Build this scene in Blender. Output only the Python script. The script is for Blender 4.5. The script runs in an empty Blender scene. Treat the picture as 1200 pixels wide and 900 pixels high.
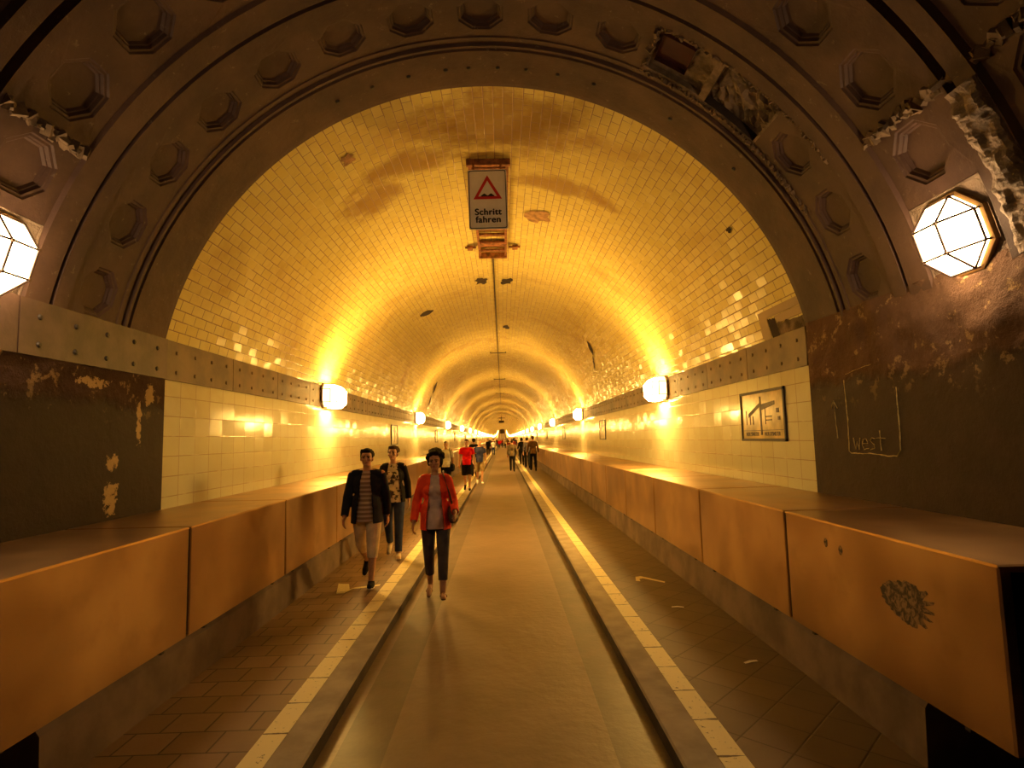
import bpy, bmesh, math, random
from mathutils import Vector, Matrix, Euler, noise as mnoise

# ------------------------------------------------------------------ camera, world, exposure
sc = bpy.context.scene
COL = sc.collection
PI = math.pi
CAM = Vector((0.1045, 0.0, 1.735))
FPX, VPX, VPY, ROLL = 680.0, 588.885, 514.07, 0.02257
cy = Vector(((VPX-600)/FPX, (VPY-450)/FPX, 1.0)).normalized()
up = Vector((-math.sin(ROLL), -math.cos(ROLL), 0))
cz = (up - cy*up.dot(cy)).normalized()
cx = cy.cross(cz)
# rows cx,cy,cz are the world axes seen in the camera (x right, y down, z forward)
right = Vector((cx[0], cy[0], cz[0])); down = Vector((cx[1], cy[1], cz[1])); fwd = Vector((cx[2], cy[2], cz[2]))
camd = bpy.data.cameras.new('camera'); cam = bpy.data.objects.new('camera', camd); COL.objects.link(cam)
M = Matrix.Identity(4)
for i in range(3):
    M[i][0] = right[i]; M[i][1] = -down[i]; M[i][2] = -fwd[i]; M[i][3] = CAM[i]
cam.matrix_world = M
camd.sensor_fit = 'HORIZONTAL'; camd.sensor_width = 36.0; camd.lens = 36.0*FPX/1200.0
camd.clip_start = 0.05; camd.clip_end = 1000
sc.camera = cam

sc.view_settings.view_transform = 'Standard'
sc.view_settings.look = 'None'
sc.view_settings.gamma = 1.0
sc.view_settings.use_curve_mapping = False
sc.view_settings.exposure = 0.0
world = bpy.data.worlds.new('world'); sc.world = world; world.use_nodes = True
world.node_tree.nodes['Background'].inputs[0].default_value = (1.0, 0.5, 0.2, 1)
world.node_tree.nodes['Background'].inputs[1].default_value = 0.012
EM_TUNNEL = 215.0        # glass of the tunnel wall lanterns
EM_FRONT = 42.0         # glass of the two octagonal lanterns on the arch
LAMP_RGB = (1.0, 0.555, 0.125)
FRONT_RGB = (1.0, 0.64, 0.30)
try:
    sc.cycles.use_denoising = True
    sc.cycles.max_bounces = 10; sc.cycles.diffuse_bounces = 6; sc.cycles.glossy_bounces = 4
    sc.cycles.sample_clamp_indirect = 6.0
    sc.cycles.caustics_reflective = False; sc.cycles.caustics_refractive = False
except Exception:
    pass

# ------------------------------------------------------------------ tunnel dimensions
Y1 = 5.5               # where the tiled tunnel begins
YE = 430.0             # far end
W = 3.08               # half width between the walls
R = 3.17; CZ = 2.108   # vault radius and height of its centre
ZB0, ZB1 = 2.37, 2.72  # steel band between wall and vault
BX, BTOP, BBOT = 2.17, 1.155, 0.39
BASEX = 2.25
ROADZ = -0.10
PITCH = 10.63
rnd = random.Random(7)

def bend(y):
    return 0.0 if y < 170 else 5.6*((y-170.0)/260.0)**2

# ------------------------------------------------------------------ node helpers
class S:
    """a scalar socket with arithmetic"""
    def __init__(s, nt, sock): s.nt = nt; s.k = sock
    def _op(s, op, *o, rev=False):
        n = s.nt.nodes.new('ShaderNodeMath'); n.operation = op
        args = [s]+list(o)
        if rev: args = args[::-1]
        for i, a in enumerate(args):
            if isinstance(a, S): s.nt.links.new(a.k, n.inputs[i])
            else: n.inputs[i].default_value = a
        return S(s.nt, n.outputs[0])
    def __add__(s, o): return s._op('ADD', o)
    def __sub__(s, o): return s._op('SUBTRACT', o)
    def __rsub__(s, o): return s._op('SUBTRACT', o, rev=True)
    def __mul__(s, o): return s._op('MULTIPLY', o)
    def __truediv__(s, o): return s._op('DIVIDE', o)
    def floor(s): return s._op('FLOOR')
    def frac(s): return s._op('FRACT')
    def abs(s): return s._op('ABSOLUTE')
    def min(s, o): return s._op('MINIMUM', o)
    def max(s, o): return s._op('MAXIMUM', o)
    def gt(s, o): return s._op('GREATER_THAN', o)
    def lt(s, o): return s._op('LESS_THAN', o)
    def mod(s, o): return s._op('FLOORED_MODULO', o)
    def ramp(s, a, b, c=0.0, d=1.0):
        n = s.nt.nodes.new('ShaderNodeMapRange'); n.interpolation_type = 'SMOOTHSTEP'
        s.nt.links.new(s.k, n.inputs[0])
        for i, v in enumerate((a, b, c, d)): n.inputs[1+i].default_value = v
        return S(s.nt, n.outputs[0])

def new_mat(name):
    m = bpy.data.materials.new(name); m.use_nodes = True
    nt = m.node_tree; b = nt.nodes['Principled BSDF']
    return m, nt, b
def coords(nt, kind='Object'):
    n = nt.nodes.new('ShaderNodeTexCoord'); sp = nt.nodes.new('ShaderNodeSeparateXYZ')
    nt.links.new(n.outputs[kind], sp.inputs[0])
    return n.outputs[kind], S(nt, sp.outputs[0]), S(nt, sp.outputs[1]), S(nt, sp.outputs[2])
def noise(nt, vec, scale, detail=3.0, rough=0.55, dist=0.0, out=0):
    n = nt.nodes.new('ShaderNodeTexNoise'); n.inputs['Scale'].default_value = scale
    n.inputs['Detail'].default_value = detail; n.inputs['Roughness'].default_value = rough
    n.inputs['Distortion'].default_value = dist
    nt.links.new(vec, n.inputs['Vector'])
    return S(nt, n.outputs[out]) if out == 0 else n.outputs[out]
def combine(nt, x, y, z=0.0):
    n = nt.nodes.new('ShaderNodeCombineXYZ')
    for i, a in enumerate((x, y, z)):
        if isinstance(a, S): nt.links.new(a.k, n.inputs[i])
        else: n.inputs[i].default_value = a
    return n.outputs[0]
def mix(nt, fac, a, b):
    n = nt.nodes.new('ShaderNodeMix'); n.data_type = 'RGBA'
    if isinstance(fac, S): nt.links.new(fac.k, n.inputs[0])
    else: n.inputs[0].default_value = fac
    for i, c in ((6, a), (7, b)):
        if isinstance(c, (tuple, list)): n.inputs[i].default_value = (*c[:3], 1)
        else: nt.links.new(c, n.inputs[i])
    return n.outputs[2]
def setc(nt, b, c):
    if isinstance(c, (tuple, list)): b.inputs['Base Color'].default_value = (*c[:3], 1)
    else: nt.links.new(c, b.inputs['Base Color'])
def setr(nt, b, r):
    if isinstance(r, S): nt.links.new(r.k, b.inputs['Roughness'])
    else: b.inputs['Roughness'].default_value = r
def bump(nt, b, h, strength=0.3, dist=0.01, normal=None):
    n = nt.nodes.new('ShaderNodeBump'); n.inputs['Strength'].default_value = strength
    n.inputs['Distance'].default_value = dist
    nt.links.new(h.k, n.inputs['Height'])
    if normal is not None: nt.links.new(normal, n.inputs['Normal'])
    nt.links.new(n.outputs[0], b.inputs['Normal'])

def simple(name, color, rough=0.6, metallic=0.0, var=0.25, scale=6.0, bmp=0.15, spec=0.5):
    m, nt, b = new_mat(name)
    v, x, y, z = coords(nt)
    n1 = noise(nt, v, scale, 4.0)
    dark = tuple(c*(1-var) for c in color); lite = tuple(min(1, c*(1+var)) for c in color)
    setc(nt, b, mix(nt, n1.ramp(0.3, 0.7), dark, lite))
    setr(nt, b, rough); b.inputs['Metallic'].default_value = metallic
    b.inputs['Specular IOR Level'].default_value = spec
    if bmp: bump(nt, b, noise(nt, v, scale*5, 4.0), bmp, 0.01)
    return m

def tile_mat(name, col_a, col_b, grout, tw, tl, gap, offset, tilt, rough, stain, stain_amt, coat=0.0, wav=0.25, blobs=()):
    """glazed tiles: UV in metres, u across the courses, v along the tunnel"""
    m, nt, b = new_mat(name)
    v, u_, v_, _ = coords(nt, 'UV')
    row = (u_/tw).floor(); fu = (u_/tw).frac()
    vv = v_/tl + (row.mod(2.0))*offset
    colm = vv.floor(); fv = vv.frac()
    du = (fu-0.5).abs()*(-1.0)+0.5; dv = (fv-0.5).abs()*(-1.0)+0.5
    d = (du*tw).min(dv*tl)
    wn = nt.nodes.new('ShaderNodeTexWhiteNoise'); wn.noise_dimensions = '3D'
    nt.links.new(combine(nt, row, colm, 3.3), wn.inputs['Vector'])
    rv = S(nt, wn.outputs['Value'])
    g = d.ramp(gap*0.45, gap*1.1)
    base = mix(nt, rv, col_a, col_b)
    big = noise(nt, v, 0.55, 5.0, 0.62, 0.4).ramp(0.5, 0.78)
    base = mix(nt, big*stain_amt, base, stain)
    fine = noise(nt, v, 5.0, 4.0, 0.6).ramp(0.52, 0.8)
    base = mix(nt, fine*0.35*stain_amt, base, stain)
    for (bu, bv, su, sv) in blobs:
        dd = (((u_-bu)/su)._op('POWER', 2.0) + ((v_-bv)/sv)._op('POWER', 2.0)) + (noise(nt, v, 2.6, 5.0, .7)-.5)*2.4
        base = mix(nt, dd.ramp(1.2, .1)*.75, base, tuple(q*.75 for q in stain))
    gv = (g + noise(nt, v, 3.0, 3.0, .6).ramp(.48, .72)*.7).min(1.0)
    setc(nt, b, mix(nt, gv, grout, base))
    setr(nt, b, g.ramp(0.0, 1.0, 0.75, rough))
    # each tile sits at a slightly different angle
    vm = nt.nodes.new('ShaderNodeVectorMath'); vm.operation = 'SUBTRACT'
    nt.links.new(wn.outputs['Color'], vm.inputs[0]); vm.inputs[1].default_value = (.5, .5, .5)
    vs = nt.nodes.new('ShaderNodeVectorMath'); vs.operation = 'SCALE'; vs.inputs['Scale'].default_value = tilt
    nt.links.new(vm.outputs[0], vs.inputs[0])
    ge = nt.nodes.new('ShaderNodeNewGeometry')
    va = nt.nodes.new('ShaderNodeVectorMath'); va.operation = 'ADD'
    nt.links.new(ge.outputs['Normal'], va.inputs[0]); nt.links.new(vs.outputs[0], va.inputs[1])
    vn = nt.nodes.new('ShaderNodeVectorMath'); vn.operation = 'NORMALIZE'; nt.links.new(va.outputs[0], vn.inputs[0])
    h = g*1.0 + noise(nt, v, 9.0, 2.0)*wav
    bump(nt, b, h, 0.35, 0.006, vn.outputs[0])
    b.inputs['Specular IOR Level'].default_value = 0.9
    return m

def emis(name, rgb, strength):
    m, nt, b = new_mat(name)
    setc(nt, b, (.8, .8, .8)); setr(nt, b, 0.3)
    b.inputs['Emission Color'].default_value = (*rgb, 1); b.inputs['Emission Strength'].default_value = strength
    return m

# ------------------------------------------------------------------ materials
MT = {}
MT['vault'] = tile_mat('vault_tiles', (.86, .74, .27), (.80, .66, .20), (.26, .14, .05), .105, .21, .0066, .5, .062, .15, (.44, .22, .06), .6, wav=.45, blobs=((50.25, 6.25, 1.1, .8), (49.0, 6.9, .8, .35), (51.0, 7.6, .9, .3), (48.4, 7.4, .5, .5)))
MT['walltile'] = tile_mat('wall_tiles', (.88, .86, .60), (.84, .80, .52), (.46, .33, .17), .19, .29, .005, .0, .03, .12, (.56, .40, .18), .4)
MT['bare'] = simple('bare_mortar', (.36, .20, .09), .9, var=.4, scale=9, bmp=.5)
MT['hole'] = simple('dark_hole', (.035, .02, .014), .9)
MT['maroon'] = simple('maroon_cavity', (.05, .005, .006), .8)
MT['rock'] = simple('rough_concrete', (.17, .12, .075), .95, var=.55, scale=7, bmp=1.0)
MT['steelband'] = simple('painted_steel_plate', (.15, .092, .045), .5, var=.35, scale=3, bmp=.2)
MT['frontband'] = simple('brown_painted_steel', (.085, .046, .036), .5, var=.35, scale=4, bmp=.25)
MT['bolt'] = simple('dark_bolt', (.04, .028, .02), .6)
MT['lantern'] = simple('lantern_metal', (.07, .04, .03), .45, .6)
MT['brass'] = simple('brass_rim', (.45, .27, .10), .35, .8)
MT['glass'] = emis('lit_lantern_glass', LAMP_RGB, EM_TUNNEL)
MT['glassend'] = emis('lit_lantern_end_glass', LAMP_RGB, EM_TUNNEL*.06)
MT['frontglass'] = emis('lit_octagon_glass', FRONT_RGB, EM_FRONT)
MT['rust'] = simple('rusty_iron', (.26, .10, .04), .85, .2, var=.5, scale=12, bmp=.6)
MT['signwhite'] = simple('white_sign_face', (.90, .88, .86), .45, var=.05)
MT['signred'] = simple('red_sign_border', (.62, .02, .025), .45, var=.08)
MT['signblack'] = simple('black_sign_print', (.015, .015, .018), .5, var=.1)
MT['frame'] = simple('dark_panel_frame', (.03, .018, .012), .5)
MT['chalk'] = simple('yellow_chalk', (.55, .42, .16), .95, var=.3, scale=40)
MT['concrete'] = simple('kerb_concrete', (.38, .32, .24), .85, var=.18, scale=4, bmp=.4)
MT['base'] = simple('base_concrete', (.18, .125, .09), .85, var=.3, scale=2.5, bmp=.4)
MT['kerbface'] = simple('shaded_kerb_face', (.07, .05, .038), .8, var=.3, scale=5, bmp=.4)  # shadow on the kerb face put into its colour
MT['asphalt'] = simple('asphalt', (.19, .128, .10), .42, var=.12, scale=2, bmp=.6)
MT['darkstrip'] = simple('dark_road_strip', (.10, .066, .055), .42, var=.2, scale=4, bmp=.25)  # darker strip towards each side of the roadway
MT['cable'] = simple('dark_cable', (.05, .035, .02), .7)

def arch_mat():
    m, nt, b = new_mat('arch_plaster')
    v, x, y, z = coords(nt)
    n1 = noise(nt, v, 1.6, 5.0, .6).ramp(.3, .75)
    c = mix(nt, n1, (.062, .034, .028), (.120, .068, .047))
    # pale bare render below the joint at springer height
    c = mix(nt, noise(nt, v, 14.0, 4.0, .7).ramp(.62, .72)*.6, c, (.19, .14, .09))
    setc(nt, b, c); setr(nt, b, .6); b.inputs['Specular IOR Level'].default_value = .2
    bump(nt, b, noise(nt, v, 9.0, 6.0, .65), .35, .02)
    return m
MT['arch'] = arch_mat()
def rough_arch():
    m, nt, b = new_mat('pale_rough_plaster')
    v, x, y, z = coords(nt)
    n1 = noise(nt, v, 4.0, 6.0, .65).ramp(.3, .7)
    setc(nt, b, mix(nt, n1, (.16, .11, .078), (.30, .22, .155))); setr(nt, b, .8)
    bump(nt, b, noise(nt, v, 16.0, 6.0, .7), .8, .03)
    return m
MT['pale'] = rough_arch()
MT['crumb'] = simple('crumbling_plaster', (.17, .11, .06), .9, var=.4, scale=9, bmp=.6)
def plaster_mat(name, upper, lower, zedge, patches, seed):
    m, nt, b = new_mat(name)
    v, x, y, z = coords(nt)
    w = noise(nt, v, 2.2, 5.0, .6)
    zz = z + (w-.5)*.35
    up_ = zz.ramp(zedge-.05, zedge+.07)
    n2 = noise(nt, v, 5.0, 6.0, .65).ramp(.3, .7)
    cu = mix(nt, n2, tuple(c*.75 for c in upper), upper)
    cl = mix(nt, n2, tuple(c*.7 for c in lower), lower)
    c = mix(nt, up_, cl, cu)
    for (py, pz, sy, sz) in patches:
        dd = (((y-py)/sy)._op('POWER', 2.0) + ((z-pz)/sz)._op('POWER', 2.0)) + (noise(nt, v, 13.0, 6.0, .75)-.5)*5.0
        c = mix(nt, dd.lt(.55), c, (.52, .36, .17))
    peel = noise(nt, v, 7.0, 6.0, .7).ramp(.57, .63)*(z.ramp(1.85, 2.35))*.8
    c = mix(nt, peel, c, (.42, .28, .13))
    setc(nt, b, c); setr(nt, b, up_.ramp(0, 1, .6, .85)); b.inputs['Specular IOR Level'].default_value = .16
    bump(nt, b, noise(nt, v, 10.0, 7.0, .7)*(up_*.8+.2), .9, .035)
    return m
MT['plasterL'] = plaster_mat('left_plaster', (.09, .049, .036), (.034, .0175, .0135), 2.12,
    [(4.80, 1.34, .10, .16), (4.80, 1.62, .09, .09), (5.13, 1.95, .045, .26), (3.62, 2.10, .10, .07), (3.45, 1.25, .05, .09), (5.28, 2.2, .1, .12), (4.55, 2.25, .22, .05)], 1)
MT['plasterR'] = plaster_mat('right_plaster', (.17, .096, .06), (.050, .026, .018), 2.16, [], 2)

def steel_mat():
    m, nt, b = new_mat('brushed_steel')
    v = nt.nodes.new('ShaderNodeNewGeometry').outputs['Position']
    n1 = noise(nt, v, 1.3, 2.0, .45); n2 = noise(nt, v, 4.0, 3.0, .5)
    c = mix(nt, n1.ramp(.35, .7), (.38, .22, .105), (.58, .37, .18))
    c = mix(nt, n2.ramp(.5, .85)*.45, c, (.27, .15, .075))
    c = mix(nt, noise(nt, v, 1.7, 2.0, .4).ramp(.40, .75)*.6, c, (.24, .13, .065))
    setc(nt, b, c); b.inputs['Metallic'].default_value = .85
    setr(nt, b, n1.ramp(.3, .7, .30, .40))
    bump(nt, b, noise(nt, v, 1.6, 2.0), .1, .02)
    return m
MT['steel'] = steel_mat()
MT['steeledge'] = simple('pale_steel_edge', (.75, .55, .34), .4, .7)
def scuff_mat():
    m, nt, b = new_mat('scraped_residue')
    v, x, y, z = coords(nt)
    n1 = noise(nt, v, 22.0, 5.0, .6, 1.2).ramp(.42, .6)
    setc(nt, b, mix(nt, n1, (.05, .035, .025), (.30, .19, .10))); setr(nt, b, .7)
    bump(nt, b, noise(nt, v, 60.0), .5, .004)
    return m
MT['scuff'] = scuff_mat()

def paver_mat(name, rot, tw, tl, offset, ca, cb, grout):
    m, nt, b = new_mat(name)
    v, x, y, z = coords(nt)
    c_, s_ = math.cos(rot), math.sin(rot)
    a = x*c_ + y*s_; d_ = y*c_ - x*s_
    row = (d_/tl).floor(); fr = (d_/tl).frac()
    cc = a/tw + row.mod(2.0)*offset
    fc = cc.frac(); cl = cc.floor()
    d = (((fr-.5).abs()*(-1.0)+.5)*tl).min(((fc-.5).abs()*(-1.0)+.5)*tw)
    g = d.ramp(.002, .008)
    wn = nt.nodes.new('ShaderNodeTexWhiteNoise'); wn.noise_dimensions = '3D'
    nt.links.new(combine(nt, row, cl, 1.7), wn.inputs['Vector'])
    base = mix(nt, S(nt, wn.outputs['Value']), ca, cb)
    dirt = noise(nt, v, 1.1, 5.0, .6).ramp(.45, .75)
    base = mix(nt, dirt*.5, base, tuple(k*.5 for k in ca))
    setc(nt, b, mix(nt, g, grout, base)); setr(nt, b, .62)
    bump(nt, b, g + noise(nt, v, 30.0, 4.0)*.4, .5, .006)
    return m
MT['paveL'] = paver_mat('left_pavers', 0.0, .27, .25, .5, (.30, .195, .135), (.23, .15, .10), (.07, .045, .03))
MT['paveR'] = paver_mat('right_pavers', PI/4, .29, .29, .0, (.18, .13, .092), (.155, .112, .08), (.085, .06, .042))
def line_mat():
    m, nt, b = new_mat('worn_line_paint')
    v, x, y, z = coords(nt)
    f = (y/.41).frac(); d = (f-.5).abs()*(-1.0)+.5
    wear = noise(nt, v, 24.0, 5.0, .7).ramp(.60, .68)
    gap = (d*.41 + (noise(nt, v, 9.0)-.5)*.03).lt(.007)
    c = mix(nt, wear.max(gap), (.88, .76, .42), (.14, .10, .06))
    setc(nt, b, c); setr(nt, b, .65)
    return m
MT['line'] = line_mat()

# ------------------------------------------------------------------ mesh helpers
def link(name, me, mats=None, parent=None, smooth=False):
    o = bpy.data.objects.new(name, me); COL.objects.link(o)
    if mats is not None:
        for m in (mats if isinstance(mats, (list, tuple)) else [mats]):
            me.materials.append(m)
    if smooth:
        me.polygons.foreach_set('use_smooth', [True]*len(me.polygons))
    if parent: o.parent = parent
    return o
def tag(o, label=None, cat=None, group=None, kind=None):
    if label: o['label'] = label
    if cat: o['category'] = cat
    if group: o['group'] = group
    if kind: o['kind'] = kind
    return o
def empty(name, loc, label=None, cat=None, group=None, rz=0):
    o = bpy.data.objects.new(name, None); COL.objects.link(o)
    o.location = loc; o.rotation_euler = (0, 0, rz); o.empty_display_size = .1
    return tag(o, label, cat, group)
class MB:
    def __init__(s): s.v = []; s.f = []; s.mi = []; s.uv = []
    def add(s, vs, fs, mi=0):
        o = len(s.v); s.v += [tuple(p) for p in vs]
        for f in fs: s.f.append(tuple(i+o for i in f)); s.mi.append(mi)
        return s
    def box(s, lo, hi, mi=0, rot=None, cen=None):
        x0, y0, z0 = lo; x1, y1, z1 = hi
        vs = [Vector(p) for p in ((x0,y0,z0),(x1,y0,z0),(x1,y1,z0),(x0,y1,z0),(x0,y0,z1),(x1,y0,z1),(x1,y1,z1),(x0,y1,z1))]
        if rot is not None:
            c = Vector(cen) if cen else sum(vs, Vector())/8
            vs = [c+rot@(p-c) for p in vs]
        return s.add(vs, [(0,3,2,1),(4,5,6,7),(0,1,5,4),(1,2,6,5),(2,3,7,6),(3,0,4,7)], mi)
    def tube(s, pts, r, n=8, mi=0, closed=False):
        pts = [Vector(p) for p in pts]; rings = []
        rr = r if isinstance(r, (list, tuple)) else [r]*len(pts)
        for i, p in enumerate(pts):
            a = pts[i-1] if i else (pts[-1] if closed else pts[0]); b = pts[i+1] if i+1 < len(pts) else (pts[0] if closed else pts[-1])
            d = (b-a).normalized()
            ref = Vector((0,0,1)) if abs(d.z) < .9 else Vector((0,1,0))
            u = d.cross(ref).normalized(); w = d.cross(u)
            rings.append([p+(u*math.cos(2*PI*k/n)+w*math.sin(2*PI*k/n))*rr[i] for k in range(n)])
        vs = [q for rg in rings for q in rg]; fs = []
        m = len(pts)
        for i in range(m if closed else m-1):
            j = (i+1) % m
            for k in range(n):
                fs.append((i*n+k, i*n+(k+1)%n, j*n+(k+1)%n, j*n+k))
        if not closed:
            fs.append(tuple(range(n))[::-1]); fs.append(tuple((m-1)*n+k for k in range(n)))
        return s.add(vs, fs, mi)
    def build(s, name, mats, parent=None, smooth=False, bevel=0, uv=None):
        me = bpy.data.meshes.new(name); me.from_pydata(s.v, [], s.f)
        me.polygons.foreach_set('material_index', s.mi)
        if uv:
            l = me.uv_layers.new(name='UVMap')
            for lp in me.loops: l.data[lp.index].uv = uv(s.v[lp.vertex_index], lp.vertex_index)
        me.update()
        o = link(name, me, mats, parent, smooth)
        if bevel:
            bm = bmesh.new(); bm.from_mesh(me); bmesh.ops.remove_doubles(bm, verts=bm.verts, dist=1e-5)
            bmesh.ops.recalc_face_normals(bm, faces=bm.faces)
            bmesh.ops.bevel(bm, geom=bm.edges[:], offset=bevel, segments=2, affect='EDGES', profile=.5)
            bm.to_mesh(me); bm.free()
        return o
def pol(ang, r, y):          # a point on the vault; ang in degrees from the crown
    a = math.radians(ang)
    return Vector((r*math.sin(a), y, CZ + r*math.cos(a) + bend(y)))

def ylist(y0, y1):
    ys = [y0]
    while ys[-1] < y1:
        y = ys[-1]; st = .5 if y < 12 else 2.0 if y < 60 else 5.0 if y < 150 else 10.0
        ys.append(min(y1, y+st))
    return ys

# ------------------------------------------------------------------ STRUCTURE
# tiled vault, with the places where tiles have come off
TA = 79.2
mb = MB(); ys = ylist(Y1, YE); NA = 72
angs = [-TA + 2*TA*i/NA for i in range(NA+1)]
uvs = {}
for y in ys:
    for a in angs:
        mb.v.append(tuple(pol(a, R+.02, y))); uvs[len(mb.v)-1] = (math.radians(a)*R+50, y)
for i in range(len(ys)-1):
    for j in range(NA):
        k = i*(NA+1)+j
        mb.f.append((k, k+NA+1, k+NA+2, k+1)); mb.mi.append(0)
def patch(a0, y0, wa, wy, n=18, rough=.35, mi=1, seed=0, lift=.012):
    r_ = random.Random(seed); o = len(mb.v)
    mb.v.append(tuple(pol(a0, R+.02-lift, y0))); uvs[o] = (0, 0)
    for k in range(n):
        t = 2*PI*k/n; q = 1+r_.uniform(-rough, rough)
        ca, sa = math.cos(t), math.sin(t)
        m_ = max(abs(ca), abs(sa))**.6
        mb.v.append(tuple(pol(a0+wa*ca*q/m_, R+.02-lift, y0+wy*sa*q/m_))); uvs[o+1+k] = (0, 0)
    for k in range(n):
        mb.f.append((o, o+1+(k+1) % n, o+1+k)); mb.mi.append(mi)
patch(-29.3, 6.25, 1.3, .10, seed=1)
patch(12.9, 8.85, 3.2, .22, seed=2)
patch(-5.2, 12.8, 2.2, .25, seed=3, mi=2); patch(5.0, 12.85, 2.2, .25, seed=4, mi=2)
patch(5.5, 18.2, 1.6, .3, seed=5, mi=2)
patch(55.1, 6.07, .5, .05, seed=6, mi=2)
def crack(a0, y0, a1, y1, w):
    n = 9
    pts = []
    r_ = random.Random(int(a0*10))
    for k in range(n):
        t = k/(n-1); pts.append((a0+(a1-a0)*t+r_.uniform(-.3, .3), y0+(y1-y0)*t))
    o = len(mb.v)
    for k, (a, y) in enumerate(pts):
        ww = w*(.35+math.sin(PI*k/(n-1)))
        for s_ in (-1, 1):
            mb.v.append(tuple(pol(a, R+.008, y+s_*ww))); uvs[len(mb.v)-1] = (0, 0)
    for k in range(n-1):
        mb.f.append((o+2*k, o+2*k+1, o+2*k+3, o+2*k+2)); mb.mi.append(2)
crack(-35, 13.8, -28.5, 14.0, .16); crack(48.5, 15.0, 55, 15.5, .14); crack(55, 15.6, 62, 16.6, .07)
crack(-52, 23.5, -60, 24.2, .22); crack(-62, 24.2, -70, 24.6, .1)
ceil = mb.build('ceiling', [MT['vault'], MT['bare'], MT['hole']], None, True, uv=lambda p, i: uvs[i])
tag(ceil, kind='structure')
# crown conduit
# side walls of the tunnel
for side, nm in ((-1, 'wall_left'), (1, 'wall_right')):
    m2 = MB(); n = len(ys)
    for y in ys:
        for z in (0.0, 1.05, ZB0+.02): m2.v.append((side*W, y, z+bend(y)))
    for i in range(n-1):
        for j in range(2):
            k = i*3+j
            m2.f.append((k, k+1, k+4, k+3) if side < 0 else (k, k+3, k+4, k+1)); m2.mi.append(0)
    zz = [0.0, 1.05, ZB0+.02]
    o = m2.build(nm, MT['walltile'], uv=lambda p, i: (zz[i % 3]+.065, p[1]))
    tag(o, kind='structure')
# riveted steel band, both sides, from the front right to the end
def band(side, y0, y1, pitch, mat, name, rivets_to, off=0.0, xw=W):
    m2 = MB(); y = y0
    while y < y1-.01:
        ye = min(y1, y+pitch)
        ztop = ZB1+.03
        xa = xw+.01; xi = xw-.022
        lo, hi = (side*xi, side*(xw+.06)) if side > 0 else (side*(xw+.06), side*xi)
        b0, b1 = bend(y), bend(ye)
        g = .006 if y < 60 else 0
        m2.add([(lo,y+g,ZB0+b0),(hi,y+g,ZB0+b0),(hi,ye-g,ZB0+b1),(lo,ye-g,ZB0+b1),(lo,y+g,ztop+b0),(hi,y+g,ztop+b0),(hi,ye-g,ztop+b1),(lo,ye-g,ztop+b1)],
               [(0,3,2,1),(4,5,6,7),(0,1,5,4),(1,2,6,5),(2,3,7,6),(3,0,4,7)])
        if ye < rivets_to:
            nr = max(2, round((ye-y)/.32))
            for k in range(nr):
                for z in (ZB0+.08, ZB0+.27):
                    yy = y+(k+.5)*(ye-y)/nr
                    m2.tube([(side*xi, yy, z), (side*(xi-.012), yy, z)], [.022, .014], 8, 1)
        y = ye
    o = m2.build(name, [mat, MT['bolt'] if mat is MT['frontband'] else mat]); tag(o, kind='structure')
band(-1, Y1, 60.2, 1.3675, MT['steelband'], 'trim_1', 40); band(1, Y1, 60.2, 1.3675, MT['steelband'], 'trim_2', 40)
band(-1, 60.2, YE, 10.0, MT['steelband'], 'trim_3', 0); band(1, 60.2, YE, 10.0, MT['steelband'], 'trim_4', 0)
band(-1, -3.0, Y1, 1.7, MT['frontband'], 'trim_5', 9, xw=W-.012)

# dark plaster walls of the front bay (real relief near the top)
def plaster_wall(side, name, mat, ztop, amp):
    m2 = MB(); ny, nz = 170, 60; y0, y1 = -3.0, Y1
    for i in range(ny+1):
        for j in range(nz+1):
            y = y0+(y1-y0)*i/ny; z = ztop*j/nz
            k = max(0.0, min(1.0, (z-1.95)/.45))
            d = (mnoise.fractal(Vector((side*9.0, y*3.1, z*3.1)), 1.0, 2.0, 4))*amp*k
            edge = min(1.0, (y1-y)/.05)
            m2.v.append((side*(W-.014+min(.012, -d*edge) if True else 0), y, z))
    for i in range(ny):
        for j in range(nz):
            k = i*(nz+1)+j
            q = (k, k+1, k+nz+2, k+nz+1)
            m2.f.append(q if side < 0 else q[::-1]); m2.mi.append(0)
    # return face at the tile edge
    o_ = len(m2.v)
    m2.v += [(side*(W-.014), y1, 0), (side*(W-.014), y1, ztop), (side*(W+.05), y1, ztop), (side*(W+.05), y1, 0)]
    m2.f.append((o_, o_+1, o_+2, o_+3)); m2.mi.append(0)
    o = m2.build(name, mat, None, True); tag(o, kind='structure')
plaster_wall(-1, 'wall_front_left', MT['plasterL'], ZB0, .035)
plaster_wall(1, 'wall_front_right', MT['plasterR'], ZB1+.05, .055)

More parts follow.
